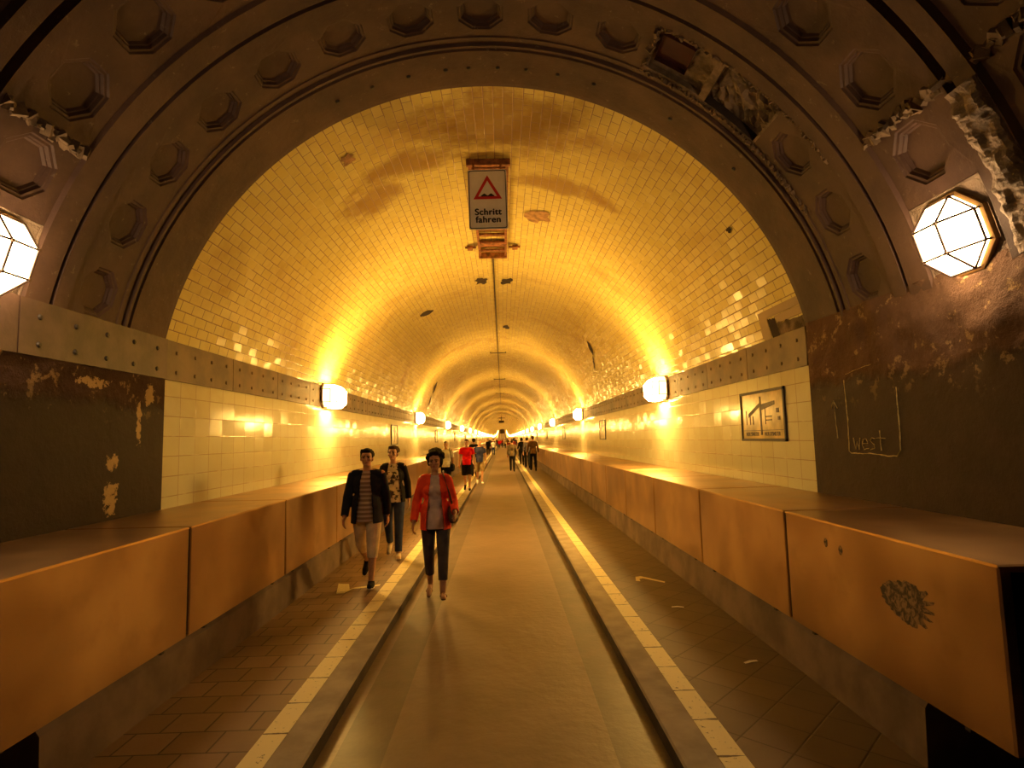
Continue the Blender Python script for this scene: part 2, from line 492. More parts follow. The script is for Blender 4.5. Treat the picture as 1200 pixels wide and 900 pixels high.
# arch rings with octagonal coffers
def revolve(prof, a0, a1, name, mat, n=72, jag=0.0):
    m2 = MB(); r_ = random.Random(len(prof))
    for i in range(n+1):
        a = a0+(a1-a0)*i/n
        for (y, r) in prof:
            rr = r + (mnoise.fractal(Vector((a*.45, y*8, r)), 0.9, 2.0, 5)*jag*min(1, abs(i-n)/6, (i+2)/6) if jag else 0)
            m2.v.append(tuple(pol(a, rr, y)))
    k = len(prof)
    for i in range(n):
        for j in range(k-1):
            m2.f.append((i*k+j, i*k+j+1, (i+1)*k+j+1, (i+1)*k+j)); m2.mi.append(0)
    o = m2.build(name, mat, None, False); tag(o, kind='structure')
    me = o.data
    bm = bmesh.new(); bm.from_mesh(me); bmesh.ops.recalc_face_normals(bm, faces=bm.faces)
    bm.to_mesh(me); bm.free()
    return o
RA = 3.15
revolve([(5.52, R+.06), (5.52, RA), (5.46, RA-.004), (4.985, RA), (4.97, RA+.02), (4.945, RA+.02), (4.93, RA-.012), (4.90, RA-.012), (4.885, RA+.012), (4.86, RA+.012), (4.845, RA-.005), (4.80, RA-.005), (4.79, RA+.012)],
        -TA, TA, 'ceiling', MT['arch'], 96)
revolve([(4.25, RA+.012), (4.24, RA-.012), (4.11, RA-.012), (4.10, RA+.03), (4.075, RA+.03), (4.065, RA-.018), (3.86, RA-.018), (3.83, RA+.01)],
        -TA, TA, 'ceiling', MT['arch'], 96)
revolve([(3.235, RA+.012), (3.225, RA-.02), (3.14, RA-.02), (3.12, RA+.05), (3.08, RA+.05), (3.06, RA-.035), (2.93, RA-.035), (2.905, RA+.01)],
        -TA, TA, 'ceiling', MT['arch'], 96)
revolve([(2.30, RA+.012), (2.28, RA-.02), (2.15, RA-.02), (2.1, RA+.03), (-3.0, RA+.03)], -TA, TA, 'ceiling', MT['arch'], 72)
# rough pale ribs low on both sides of the lantern bay
for sgn in (-1, 1):
    a0, a1 = (60.5, TA-.3) if sgn > 0 else (-TA+.3, -60.5)
    revolve([(3.17, RA+.02), (3.165, RA-.02), (3.15, RA-.045), (3.12, RA-.062), (3.09, RA-.07), (3.06, RA-.066), (3.03, RA-.074), (3.00, RA-.07), (2.97, RA-.066), (2.945, RA-.05), (2.93, RA-.01)], a0, a1, 'ceiling', MT['pale'], 110, .03)

def coffer_cell(m2, ac, yc, wy, kind='oct', half=.198, mi=0):
    """one cell of a ring, drawn flat in (s, t, depth) and wrapped on the vault"""
    sw = math.radians(PITCH)*RA/2; hy = wy/2
    def P(s_, t_, d): return pol(ac+math.degrees(s_/RA), RA+.004+d, yc+t_)
    if kind == 'flat':
        n = 6
        for i in range(n):
            a, b = -sw+2*sw*i/n, -sw+2*sw*(i+1)/n
            m2.add([P(a,-hy,0),P(b,-hy,0),P(b,hy,0),P(a,hy,0)], [(0,1,2,3)], mi)
        return
    def octv(r, d):
        out = []
        for k in range(8):
            t = PI/8+k*PI/4; q = r/math.cos(PI/8)
            out.append((q*math.cos(t), q*math.sin(t), d))
        return out
    prof = [(half, 0), (half-.010, .012), (half-.026, .014), (half-.036, .034), (half-.044, .036), (half-.056, .052)]
    rings = [octv(r, d) for r, d in prof]
    for a, b in zip(rings[:-1], rings[1:]):
        for k in range(8):
            j = (k+1) % 8
            m2.add([P(*a[k]), P(*a[j]), P(*b[j]), P(*b[k])], [(0,1,2,3)], mi)
    last = rings[-1]
    m2.add([P(*q) for q in last]+[P(0,0,.052)], [(k, (k+1) % 8, 8) for k in range(8)], mi)
    o = rings[0]
    c = [(sw,hy,0),(-sw,hy,0),(-sw,-hy,0),(sw,-hy,0)]
    # sides: quads subdivided for the curve, corners: triangles
    quads = [(o[1], o[2], c[1], c[0]), (o[3], o[4], c[2], c[1]), (o[5], o[6], c[3], c[2]), (o[7], o[0], c[0], c[3])]
    for (p, q, r_, t_) in quads:
        n = 4
        for i in range(n):
            f0, f1 = i/n, (i+1)/n
            L = lambda u, v, f: tuple(u[z]+(v[z]-u[z])*f for z in range(3))
            m2.add([P(*L(p,q,f0)), P(*L(p,q,f1)), P(*L(t_,r_,f1)), P(*L(t_,r_,f0))], [(0,1,2,3)], mi)
    for (p, q, r_) in ((o[0], o[1], c[0]), (o[2], o[3], c[1]), (o[4], o[5], c[2]), (o[6], o[7], c[3])):
        m2.add([P(*p), P(*q), P(*r_)], [(0,1,2)], mi)
def box_recess(m2, a0, a1, y0, y1, d, mi_w, mi_b, rag=0.0, n=8):
    """a broken-out pocket"""
    r_ = random.Random(int(a0*7))
    gv = {}
    for i in range(n+1):
        for j in range(n+1):
            a = a0+(a1-a0)*i/n; y = y0+(y1-y0)*j/n
            dd = d + (r_.uniform(-rag, rag) if 0 < i < n and 0 < j < n else 0)
            gv[i, j] = pol(a, RA+.004+dd, y)
    for i in range(n):
        for j in range(n):
            m2.add([gv[i,j], gv[i+1,j], gv[i+1,j+1], gv[i,j+1]], [(0,1,2,3)], mi_b)
    for i in range(n):
        for (j, y) in ((0, y0), (n, y1)):
            a = a0+(a1-a0)*i/n; b = a0+(a1-a0)*(i+1)/n
            m2.add([pol(a, RA+.004, y), pol(b, RA+.004, y), gv[i+1,j], gv[i,j]], [(0,1,2,3)], mi_w)
        for (k, a) in ((0, a0), (n, a1)):
            ya = y0+(y1-y0)*i/n; yb = y0+(y1-y0)*(i+1)/n
            m2.add([pol(a, RA+.004, ya), pol(a, RA+.004, yb), gv[k,i+1], gv[k,i]], [(0,1,2,3)], mi_w)
def frame_around(m2, ac, yc, wy, a0, a1, y0, y1, mi):
    sw = PITCH/2; hy = wy/2; n = 6
    def strip(aa, ab, ya, yb):
        for i in range(n):
            a, b = aa+(ab-aa)*i/n, aa+(ab-aa)*(i+1)/n
            m2.add([pol(a, RA+.004, ya), pol(b, RA+.004, ya), pol(b, RA+.004, yb), pol(a, RA+.004, yb)], [(0,1,2,3)], mi)
    strip(ac-sw, ac+sw, yc-hy, y0); strip(ac-sw, ac+sw, y1, yc+hy); strip(ac-sw, a0, y0, y1); strip(a1, ac+sw, y0, y1)
AM = [MT['arch'], MT['rock'], MT['maroon'], MT['pale'], MT['hole']]
for (yc, wy, ring) in ((4.52, .58, 'A'), (3.53, .62, 'B'), (2.60, .64, 'C')):
    m2 = MB()
    for i in range(-7, 8):
        ac = i*PITCH
        if ring == 'A' and i == 3:
            frame_around(m2, ac, yc, wy, ac-4.9, ac+4.4, 4.28, 4.74, 1)
            box_recess(m2, ac-4.9, ac+4.4, 4.28, 4.74, .05, 1, 1, 0)
            box_recess(m2, ac-4.3, ac+.9, 4.32, 4.62, .040, 2, 2); continue
        if ring == 'A' and i == 4:
            frame_around(m2, ac, yc, wy, ac-5.0, ac+4.9, 4.28, 4.76, 1)
            box_recess(m2, ac-5.0, ac+4.9, 4.28, 4.76, .07, 4, 1, .03, 12); continue
        if ring == 'B' and abs(i) == 7:
            coffer_cell(m2, ac, yc, wy, 'flat', mi=3); continue
        coffer_cell(m2, ac, yc, wy, 'oct', .19 if ring == 'A' else .20, mi=0)
    bm = bmesh.new(); o = m2.build('ceiling', AM); bm.from_mesh(o.data)
    bmesh.ops.remove_doubles(bm, verts=bm.verts, dist=.0005); bmesh.ops.recalc_face_normals(bm, faces=bm.faces)
    bm.to_mesh(o.data); bm.free(); tag(o, kind='structure')
# broken plaster joint at springer height, ragged edge round the broken coffers
m2 = MB(); r_ = random.Random(5)
def crumbs(a0, a1, y0, y1, n, s0, s1, mi):
    for k in range(n):
        t = (k+r_.random())/n
        a = a0+(a1-a0)*t+r_.uniform(-.25, .25); y = y0+(y1-y0)*t+r_.uniform(-.012, .012)
        s_ = r_.uniform(s0, s1); c = pol(a, RA-.005, y)
        rot = Euler((r_.uniform(0, 3), r_.uniform(0, 3), r_.uniform(0, 3))).to_matrix()
        m2.box(c-Vector((s_*1.5, s_*1.5, s_*.6)), c+Vector((s_*1.5, s_*1.5, s_*.6)), mi, rot)
for sgn in (-1, 1):
    crumbs(59*sgn, 59*sgn, 2.3, 3.86, 60, .010, .028, 0)
crumbs(26, 58, 4.245, 4.255, 60, .006, .014, 0); crumbs(26, 62, 4.79, 4.80, 70, .006, .016, 0)
crumbs(26.8, 26.3, 4.26, 4.8, 16, .008, .02, 0)
o = m2.build('trim_8', MT['crumb']); tag(o, kind='structure')
# bolts round the plain band of the front rib
m2 = MB()
for a in (-26, -19.5, -13, -6.5, -2.5, 2.5, 7.5, 13, 19.5, 34, 48):
    p = pol(a, RA-.002, 5.22); q = pol(a, RA-.02, 5.22)
    m2.tube([p, q], [.022, .012], 8)
o = m2.build('trim_6', MT['bolt']); tag(o, kind='structure')

# floor: roadway strips, kerbs, pavements
def strip_floor(name, xs, z, mats, y0=-3.0, y1=YE):
    m2 = MB(); yy = ylist(y0, y1); nx = len(xs)
    for y in yy:
        for x in xs: m2.v.append((x, y, z+bend(y)))
    for i in range(len(yy)-1):
        for j in range(nx-1):
            k = i*nx+j; m2.f.append((k, k+1, k+nx+1, k+nx)); m2.mi.append(j % len(mats) if len(mats) == nx-1 else 0)
    o = m2.build(name, mats); tag(o, kind='structure'); return o
bm_ = strip_floor('floor', [-1.03, -.92, -.63, .72, 1.02], ROADZ, [MT['asphalt'], MT['darkstrip'], MT['asphalt'], MT['darkstrip']])
strip_floor('floor_left', [-3.12, -1.22], 0.0, [MT['paveL']])
strip_floor('floor_right', [1.22, 3.12], 0.0, [MT['paveR']])
for s_, nm in ((-1, 'trim_9'), (1, 'trim_10')):
    m2 = MB(); yy = ylist(-3.0, YE); prof = [(1.02, ROADZ-.05), (1.02, -.012), (1.032, 0.0), (1.225, .001)]
    for y in yy:
        for (x, z) in prof: m2.v.append((s_*x, y, z+bend(y)))
    for i in range(len(yy)-1):
        for j in range(3):
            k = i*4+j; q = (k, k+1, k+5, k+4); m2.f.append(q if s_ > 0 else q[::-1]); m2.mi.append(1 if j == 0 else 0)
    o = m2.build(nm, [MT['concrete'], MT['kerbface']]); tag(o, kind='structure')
# concrete base under the barriers
for s_, nm in ((-1, 'baseboard_left'), (1, 'baseboard_right')):
    m2 = MB(); yy = ylist(3.1, YE); prof = [(BASEX-.01, -.01), (BASEX, .30), (BASEX+.12, .46), (W, .46)]
    for y in yy:
        for (x, z) in prof: m2.v.append((s_*x, y, z+bend(y)))
    for i in range(len(yy)-1):
        for j in range(3):
            k = i*4+j; q = (k, k+1, k+5, k+4); m2.f.append(q if s_ > 0 else q[::-1]); m2.mi.append(0)
    m2.add([(s_*(BASEX-.01), 3.1, 0), (s_*BASEX, 3.1, .30), (s_*(BASEX+.12), 3.1, .46), (s_*W, 3.1, .46), (s_*W, 3.1, 0)], [(0,1,2,3,4)])
    o = m2.build(nm, MT['base']); tag(o, kind='structure')
# end wall with the dark way out
m2 = MB(); b = bend(YE)
m2.box((-3.4, YE, b-.3), (3.4, YE+.3, b+5.5)); m2.box((-1.5, YE-.1, b), (1.5, YE+.05, b+3.6), 1)
o = m2.build('wall_end', [MT['bare'], MT['hole']]); tag(o, kind='structure')

# painted lines
for s_, nm in ((-1, 'left'), (1, 'right')):
    m2 = MB(); yy = ylist(-1.0, YE)
    for y in yy:
        for x in (1.225, 1.375): m2.v.append((s_*x, y, .004+bend(y)))
    for i in range(len(yy)-1):
        k = 2*i; q = (k, k+1, k+3, k+2); m2.f.append(q if s_ > 0 else q[::-1]); m2.mi.append(0)
    o = m2.build('painted_line', MT['line'])
    tag(o, 'worn cream painted line along the %s kerb of the roadway' % nm, kind='structure')

# ------------------------------------------------------------------ BARRIERS
def barrier_proto(s_):
    L = 1.87
    G = .011
    root = empty('barrier_panel', (0, 0, 0))
    def sheet(pts, name, mat):
        # extrude a cross-section (x,z) outline along y, small gap at both ends
        m2 = MB(); n = len(pts); g = G
        for y in (g, g+.012, L-g-.012, L-g):
            e = 0.0 if g < y < L-g else 1.0
            for (x, z, nx, nz) in pts: m2.v.append((s_*(x+nx*.006*e), y, z+nz*.006*e))
        for i in range(3):
            for j in range(n):
                k = i*n+j; l = i*n+(j+1) % n
                q = (k, l, l+n, k+n); m2.f.append(q if s_ > 0 else q[::-1]); m2.mi.append(0)
        m2.f.append(tuple(range(n)) if s_ < 0 else tuple(range(n))[::-1]); m2.mi.append(0)
        q = tuple(3*n+j for j in range(n)); m2.f.append(q if s_ > 0 else q[::-1]); m2.mi.append(0)
        return m2.build(name, mat, root)
    sheet([(BX, BBOT, 1, 0), (BX, BTOP-.012, 1, 0), (BX+.05, BTOP-.012, 0, 0), (BX+.05, BBOT, 0, 0)], 'front_sheet', MT['steel'])
    sheet([(BX-.003, BTOP-.0115, 0, 0), (BX+.004, BTOP, 0, -1), (W-.018, BTOP+.004, 0, -1), (W-.018, BTOP-.03, 0, 0), (BX+.06, BTOP-.03, 0, 0)], 'top_sheet', MT['steel'])
    for yb in (.28, L-.28):
        m2 = MB()
        m2.box((min(s_*(BX+.02), s_*(BX+.5)), yb-.03, .44), (max(s_*(BX+.02), s_*(BX+.5)), yb+.03, .50))
        m2.box((min(s_*(BX+.012), s_*(BX+.045)), yb-.016, .365), (max(s_*(BX+.012), s_*(BX+.045)), yb+.016, .47)); m2.build('bracket', MT['bolt'], root)
    m2 = MB()
    m2.box((min(s_*(BX+.012), s_*(BX+.04)), L-.010, BBOT+.01), (max(s_*(BX+.012), s_*(BX+.04)), L+.010, BTOP-.03))
    m2.build('joint_strip', MT['bolt'], root)
    return root
ORD = ['first', 'second', 'third', 'fourth', 'fifth', 'sixth', 'seventh', 'eighth', 'ninth', 'tenth', 'eleventh', 'twelfth']
def dup(root, loc, **kw):
    r = root.copy(); COL.objects.link(r); r.location = loc
    for ch in list(root.children):
        c = ch.copy(); COL.objects.link(c); c.parent = r
        for g in ch.children:
            d = g.copy(); COL.objects.link(d); d.parent = c
    tag(r, **kw); return r
NPAN = 148
first_right = None
for s_, side in ((-1, 'left'), (1, 'right')):
    pr = barrier_proto(s_)
    ystart = 4.32-1.87
    k = 0
    for i in range(NPAN):
        y = ystart+1.87*i
        if i == 0: lab = 'large brushed steel barrier panel, nearest complete one along the %s wall' % side
        elif i < 7: lab = 'brushed steel barrier panel along the %s wall, %s from the near end' % (side, ORD[i])
        else: lab = 'small steel barrier panel receding down the far %s row' % side
        grp = 'barrier panels of the %s row' % side
        if i == 0:
            o = pr; o.location = (0, y, bend(y)); tag(o, lab, 'barrier', grp)
            if s_ > 0: first_right = o
        else:
            o = dup(pr, (0, y, bend(y)), label=lab, cat='barrier', group=grp)
            if i > 14:
                for ch in list(o.children):
                    if ch.name.startswith(('bracket', 'joint_strip')): bpy.data.objects.remove(ch)
        if i == 0:
            # the panel before it, cut by the picture's edge
            yy = y-1.87-(.11 if s_ > 0 else .0)
            dup(pr, (0, yy, 0), label='brushed steel barrier panel cut off by the lower %s edge of view' % side, cat='barrier', group=grp)
    # the last far metres nobody can count
    y = ystart+1.87*NPAN
    m2 = MB(); yy = ylist(y, YE-.5)
    for q in yy:
        for (x, z) in ((BX, BBOT), (BX, BTOP), (W-.06, BTOP)): m2.v.append((s_*x, q, z+bend(q)))
    for i in range(len(yy)-1):
        for j in range(2):
            k = i*3+j; f = (k, k+1, k+4, k+3); m2.f.append(f if s_ > 0 else f[::-1]); m2.mi.append(0)
    o = m2.build('far_barrier_row', MT['steel']); tag(o, 'far end of the %s steel barrier row, too small to tell panels apart' % side, 'barrier', kind='stuff')
# joint of right first panel: labels already set; scraped patch on its face
first_right['label'] = 'large steel barrier panel on the right with a dark scraped patch'
m2 = MB(); r_ = random.Random(11)
def scuff_blob(yc, zc, ry, rz, n=64):
    o = len(m2.v); m2.v.append((BX-.0016, yc, zc))
    for k in range(n):
        t = 2*PI*k/n
        q = .86+.07*math.sin(3*t+1)+r_.uniform(-.05, .05)
        # ragged fingers towards the near side
        if math.cos(t) < -.2: q += .16*(1 if k % 4 < 2 else -1)*abs(math.cos(t))*r_.uniform(.6, 1.2)
        m2.v.append((BX-.0016, yc+ry*q*math.cos(t), zc+rz*q*math.sin(t)))
    for k in range(n): m2.f.append((o, o+1+k, o+1+(k+1) % n)); m2.mi.append(0)
yl = first_right.location.y
scuff_blob(3.06-yl, .845, .21, .125)
o = m2.build('scuff_patch', MT['scuff'], first_right); o['label'] = 'dark scraped patch on the steel'
for (y, z) in ((3.78, 1.02), (3.62, 1.0)):
    m2 = MB()
    m2.add([(BX-.0014, y-yl+.022*math.cos(t*PI/5), z+.03*math.sin(t*PI/5)) for t in range(10)], [tuple(range(10))])
    m2.build('scuff_mark', MT['scuff'], first_right)

# ------------------------------------------------------------------ LANTERNS
def faceted_glass(hx, hy, d, ch):
    """front glass drawn in (a, b, out): chamfered dome like half a rhombicuboctahedron"""
    a0, b0 = hx, hy
    belt = []
    for (sa, sb) in ((1,1),(-1,1),(-1,-1),(1,-1)):
        pts = [(sa*a0, sb*(b0-ch)), (sa*(a0-ch), sb*b0)]
        if sa*sb < 0: pts = pts[::-1]
        belt += pts
    top = [(sa*(a0-ch), sb*(b0-ch)) for (sa, sb) in ((1,1),(-1,1),(-1,-1),(1,-1))]
    return belt, top
def lantern(name, origin, U, V, N, hx, hy, belt_d, dome_d, ch, glassmat, label, group, rim=.03, detail=True, rimmat='lantern'):
    U, V, N = Vector(U), Vector(V), Vector(N)
    O = Vector(origin)
    root = empty(name, O, label, 'lamp', group)
    T = lambda a, b, n: U*a+V*b+N*n
    belt, top = faceted_glass(hx, hy, dome_d, ch)
    m2 = MB()
    e = rim
    bb, _ = faceted_glass(hx+e, hy+e, 0, ch+e*.4)
    vs = [T(a, b, 0) for a, b in bb]+[T(a, b, .035) for a, b in bb]+[T(a, b, .045) for a, b in belt]+[T(a, b, 0) for a, b in belt]
    fs = []
    for k in range(8):
        j = (k+1) % 8
        fs += [(k, j, j+8, k+8), (k+8, j+8, j+16, k+16), (k+16, j+16, j+24, k+24)]
    fs.append(tuple(range(24, 32)))
    m2.add(vs, fs); m2.build('back_plate', MT[rimmat], root)
    m2 = MB()
    v0 = [T(a, b, .01) for a, b in belt]; v1 = [T(a, b, belt_d) for a, b in belt]; v2 = [T(a, b, belt_d+dome_d) for a, b in top]
    fs = [(k, (k+1) % 8, (k+1) % 8+8, k+8) for k in range(8)]
    # facets: belt points 2i,2i+1 belong to corner i
    for i in range(4):
        j = (i+1) % 4
        fs.append((8+2*i, 8+2*i+1, 16+i))
        fs.append((8+2*i+1, 8+2*j, 16+j, 16+i))
    fs.append((16, 17, 18, 19))
    m2.add(v0+v1+v2, fs)
    if glassmat is MT['glass']:      # the tube inside lies along the wall, so the two ends give far less light
        for i, f in enumerate(m2.f):
            pts = [Vector(m2.v[q]) for q in f]; nn = (pts[1]-pts[0]).cross(pts[2]-pts[1]).normalized()
            m2.mi[i] = 1 if abs(nn.dot(U)) > .6 else 0
        m2.build('glass', [MT['glass'], MT['glassend']], root)
    else: m2.build('glass', glassmat, root)
    if detail:
        m2 = MB(); r = .0078
        P1 = [T(a*1.01, b*1.01, belt_d+.003) for a, b in belt]; P2 = [T(a*1.01, b*1.01, belt_d+dome_d+.004) for a, b in top]; P0 = [T(a*1.01, b*1.01, .03) for a, b in belt]
        for k in range(8):
            m2.tube([P1[k], P1[(k+1) % 8]], r, 6); m2.tube([P0[k], P1[k]], r, 6)
        for i in range(4):
            m2.tube([P2[i], P2[(i+1) % 4]], r, 6); m2.tube([P2[i], P1[2*i]], r, 6); m2.tube([P2[i], P1[2*i+1]], r, 6)
            m2.tube([P2[i]-N*.01, P2[i]+N*.008], .012, 6)
        m2.build('cage', MT['lantern'], root)
    return root
# octagonal lanterns on the arch
for s_, side in ((-1, 'left'), (1, 'right')):
    a = 7*PITCH*s_
    p = pol(a, RA+.002, 3.53)
    rad = (Vector((p.x, 0, p.z))-Vector((0, 0, CZ))).normalized()
    N = -rad; U = Vector((0, 1, 0)); V = N.cross(U)
    o = lantern('octagonal_lantern', p, U, V, N, .235, .235, .07, .14, .137, MT['frontglass'],
            'octagonal caged glass lantern glowing white on the %s side of the front arch' % side, 'octagonal arch lanterns', .022, True, 'brass')
    m2 = MB()
    for (q0, q1) in (((-.30, -.285), (-.30, .285)), ((-.30, .285), (.30, .285)), ((.30, .285), (.30, -.285)), ((.30, -.285), (-.30, -.285))):
        m2.tube([U*q0[0]+V*q0[1]+N*.004, U*q1[0]+V*q1[1]+N*.004], .012, 6)
    m2.build('square_frame', MT['pale'], o)
# tunnel wall lanterns
LY = [10.55+10.9*i for i in range(39)]
for s_, side in ((-1, 'left'), (1, 'right')):
    proto = None
    for i, y in enumerate(LY):
        lab = ('glowing box lantern on the %s tunnel wall, %s from the front' % (side, ORD[i])) if i < 6 else 'small glowing lantern far down the %s tunnel wall' % side
        grp = 'wall lanterns down the %s side' % side
        b = bend(y)
        if i == 0 or i == 12:
            proto = lantern('wall_lantern', (s_*(W-.024), y, 2.565+b), (0, s_*1, 0), (0, 0, 1), (-s_, 0, 0), .40, .205, .17, .10, .09, MT['glass'], lab, grp, .02, i < 12)
        else:
            dup(proto, (s_*(W-.024), y, 2.565+b), label=lab, cat='lamp', group=grp)

# ------------------------------------------------------------------ SIGN, HATCH, CABLE, CEILING FITTINGS
def text_mesh(txt, size, name, mat, parent, loc, rot, extr=.002, off=0.0, align='CENTER', space=1.0, bold=0.0):
    cu = bpy.data.curves.new(name, 'FONT'); cu.body = txt; cu.size = size; cu.extrude = extr; cu.offset = off
    cu.align_x = align; cu.space_character = space
    t = bpy.data.objects.new(name+'_tmp', cu); COL.objects.link(t)
    dg = bpy.context.evaluated_depsgraph_get()
    me = bpy.data.meshes.new_from_object(t.evaluated_get(dg)); bpy.data.objects.remove(t)
    me.materials.clear()
    if bold:                        # thicken every stroke
        bm = bmesh.new()
        for dx, dy, dz in ((-bold, 0, 0), (bold, 0, .0002), (0, bold*.6, .0004), (0, -bold*.6, .0006)):
            n0 = len(bm.verts); bm.from_mesh(me); bm.verts.ensure_lookup_table()
            for q in bm.verts[n0:]: q.co += Vector((dx, dy, dz))
        bm.to_mesh(me); bm.free()
    o = link(name, me, mat, parent); o.location = loc; o.rotation_euler = rot
    return o
SY = 7.0
# sign: 0.50 x 0.77
sg = empty('hanging_sign', (-.012, SY, 4.715), 'white portrait warning sign hanging from the vault, red triangle over two words', 'sign')
sg.rotation_euler = (0, math.radians(-.6), 0)
hw, hh = .243, .385
def rrect(w, h, r, n=5):
    out = []
    for (sx, sz, a0) in ((1,1,0),(-1,1,90),(-1,-1,180),(1,-1,270)):
        for k in range(n+1):
            a = math.radians(a0+90*k/n); out.append((sx*(w-r)+r*math.cos(a), sz*(h-r)+r*math.sin(a)))
    return out
def slab(outline, y0, y1, name, mat, parent):
    m2 = MB(); n = len(outline)
    m2.add([(x, y0, z) for x, z in outline]+[(x, y1, z) for x, z in outline],
           [tuple(range(n)), tuple(range(n, 2*n))[::-1]]+[(k, k+n, (k+1) % n+n, (k+1) % n) for k in range(n)])
    return m2.build(name, mat, parent)
def ringslab(outer, inner, y0, y1, name, mat, parent):
    m2 = MB(); n = len(outer)
    m2.add([(x, y0, z) for x, z in outer]+[(x, y0, z) for x, z in inner]+[(x, y1, z) for x, z in outer]+[(x, y1, z) for x, z in inner],
        [(k, (k+1) % n, (k+1) % n+n, k+n) for k in range(n)]+[(k, k+2*n, (k+1) % n+2*n, (k+1) % n) for k in range(n)]+[(k+n, (k+1) % n+n, (k+1) % n+3*n, k+3*n) for k in range(n)])
    return m2.build(name, mat, parent)
slab(rrect(hw, hh, .03), 0, .012, 'sign_board', MT['signwhite'], sg)
ringslab(rrect(hw-.010, hh-.010, .024), rrect(hw-.020, hh-.020, .018), -.002, .001, 'sign_border', MT['signblack'], sg)
def tri(r, cz_): return [(r*math.sin(math.radians(a)), cz_+r*math.cos(math.radians(a))) for a in (0, 240, 120)]
tc = .105
ringslab(tri(.205, tc), tri(.136, tc), -.0035, .001, 'warning_triangle', MT['signred'], sg)
# the two-bump pictogram
bz = tc-.062; outl = [(-.085, bz), (.085, bz)]
prof = []
for k in range(25):
    x = .085-.17*k/24
    h = .004+.026*max(0, math.exp(-((x-.042)/.026)**2), math.exp(-((x+.042)/.026)**2))
    if abs(x) > .08: h = 0.0
    prof.append((x, bz+h))
slab([(-.085, bz-.008), (.085, bz-.008)]+prof, -.0035, .001, 'bump_symbol', MT['signblack'], sg)
for txt, z in (('Schritt', -.200), ('fahren', -.298)):
    text_mesh(txt, .114, 'lettering', MT['signblack'], sg, (0, -.001, z), (PI/2, 0, 0), .002, 0.0, 'CENTER', 1.08, bold=.0042)
for x in (-.17, .17): MB().box((x-.012, .012, .2), (x+.012, .03, .52)).build('hanger', MT['rust'], sg)
# rusty hatch in the crown behind the sign
ha = empty('rusty_ceiling_hatch', (0, 7.1, pol(0, R, 8).z), 'rusty iron hatch frame in the crown just behind the warning sign', 'hatch')
hz = -.02
for x in (-.26, .22): MB().box((x, 0, hz-.05), (x+.04, 3.75, hz+.02)).build('side_rail', MT['rust'], ha)
MB().box((-.28, -.03, hz-.06), (.28, .03, hz+.02)).build('end_bar', MT['rust'], ha); MB().box((-.27, 3.70, hz-.08), (.27, 3.77, hz+.02)).build('end_bar', MT['rust'], ha)
for k in range(9):
    m2 = MB(); y = .12+.41*k
    m2.box((-.23, y, hz-.035), (.23, y+.09+.12*(k % 2), hz+.0)); m2.build('slat', MT['rust'], ha)
for s_ in (-1, 1):
    m2 = MB()
    m2.box((s_*.41-.05, 3.15, hz-.07), (s_*.41+.05, 3.3, hz-.02)); m2.tube([(s_*.3, 3.22, hz-.04), (s_*.5, 3.22, hz-.04)], .02)
    m2.build('side_latch', MT['rust'], ha)
# cable along the crown
m2 = MB(); pts = [(.0, y, pol(0, R-.02, y).z+.012) for y in ylist(11.0, 60.0)]
m2.tube(pts, .014, 6)
o = m2.build('ceiling_cable', MT['cable']); tag(o, 'thin dark cable running along the crown of the vault', 'cable')
for i, y in enumerate((23.6, 34.2, 45.0)):
    m2 = MB(); z = pol(0, R, y).z
    m2.box((-.33, y-.03, z-.05), (.33, y+.03, z-.025)); m2.box((-.02, y-.02, z-.05), (.02, y+.02, z+.03))
    m2.box((-.33, y-.03, z-.05), (-.29, y+.03, z+.01)); m2.box((.29, y-.03, z-.05), (.33, y+.03, z+.01))
    o = m2.build('cable_crossbar', MT['cable']); tag(o, 'short dark crossbar on the crown cable, %s of three going in' % ORD[i], 'bracket', 'crossbars on the crown cable')
for (y, lab) in ((92.0, 'dark box fitting hanging from the crown far down the tunnel'),):
    r = empty('ceiling_fitting', (0, y, 4.55), lab, 'fitting')
    m2 = MB(); m2.box((-.42, 0, -.32), (.42, .3, .05)); m2.build('housing', MT['hole'], r, bevel=.02)
    m2 = MB(); m2.box((-.55, .1, .42), (.55, .2, .50)); m2.box((-.05, .1, .0), (.05, .2, .72)); m2.build('hanger', MT['cable'], r)

# broken corner above the band on the right: bare hole with pale edging tiles
m2 = MB()
r_ = random.Random(3)
def sidepatch(a0, a1, y0, y1, mi, lift, rag=.0):
    n = 8
    P = []
    for i in range(n+1):
        y = y0+(y1-y0)*i/n
        P.append((pol(a0+r_.uniform(-rag, rag), R+.02-lift, y), pol(a1+r_.uniform(-rag, rag), R+.02-lift, y)))
    for i in range(n):
        m2.add([P[i][0], P[i+1][0], P[i+1][1], P[i][1]], [(0,1,2,3)], mi)
sidepatch(72.4, 74.0, Y1+.02, 6.45, 0, .012); sidepatch(74.1, 75.6, Y1+.02, 6.1, 0, .012); sidepatch(74.0, 78.6, 6.28, 6.47, 0, .012)
sidepatch(75.7, 78.8, Y1+.02, 6.12, 1, .014, .4); sidepatch(74.3, 78.6, 6.1, 6.26, 2, .015, .3)
tag(m2.build('trim_7', [MT['walltile'], MT['rock'], MT['hole']]), kind='structure')

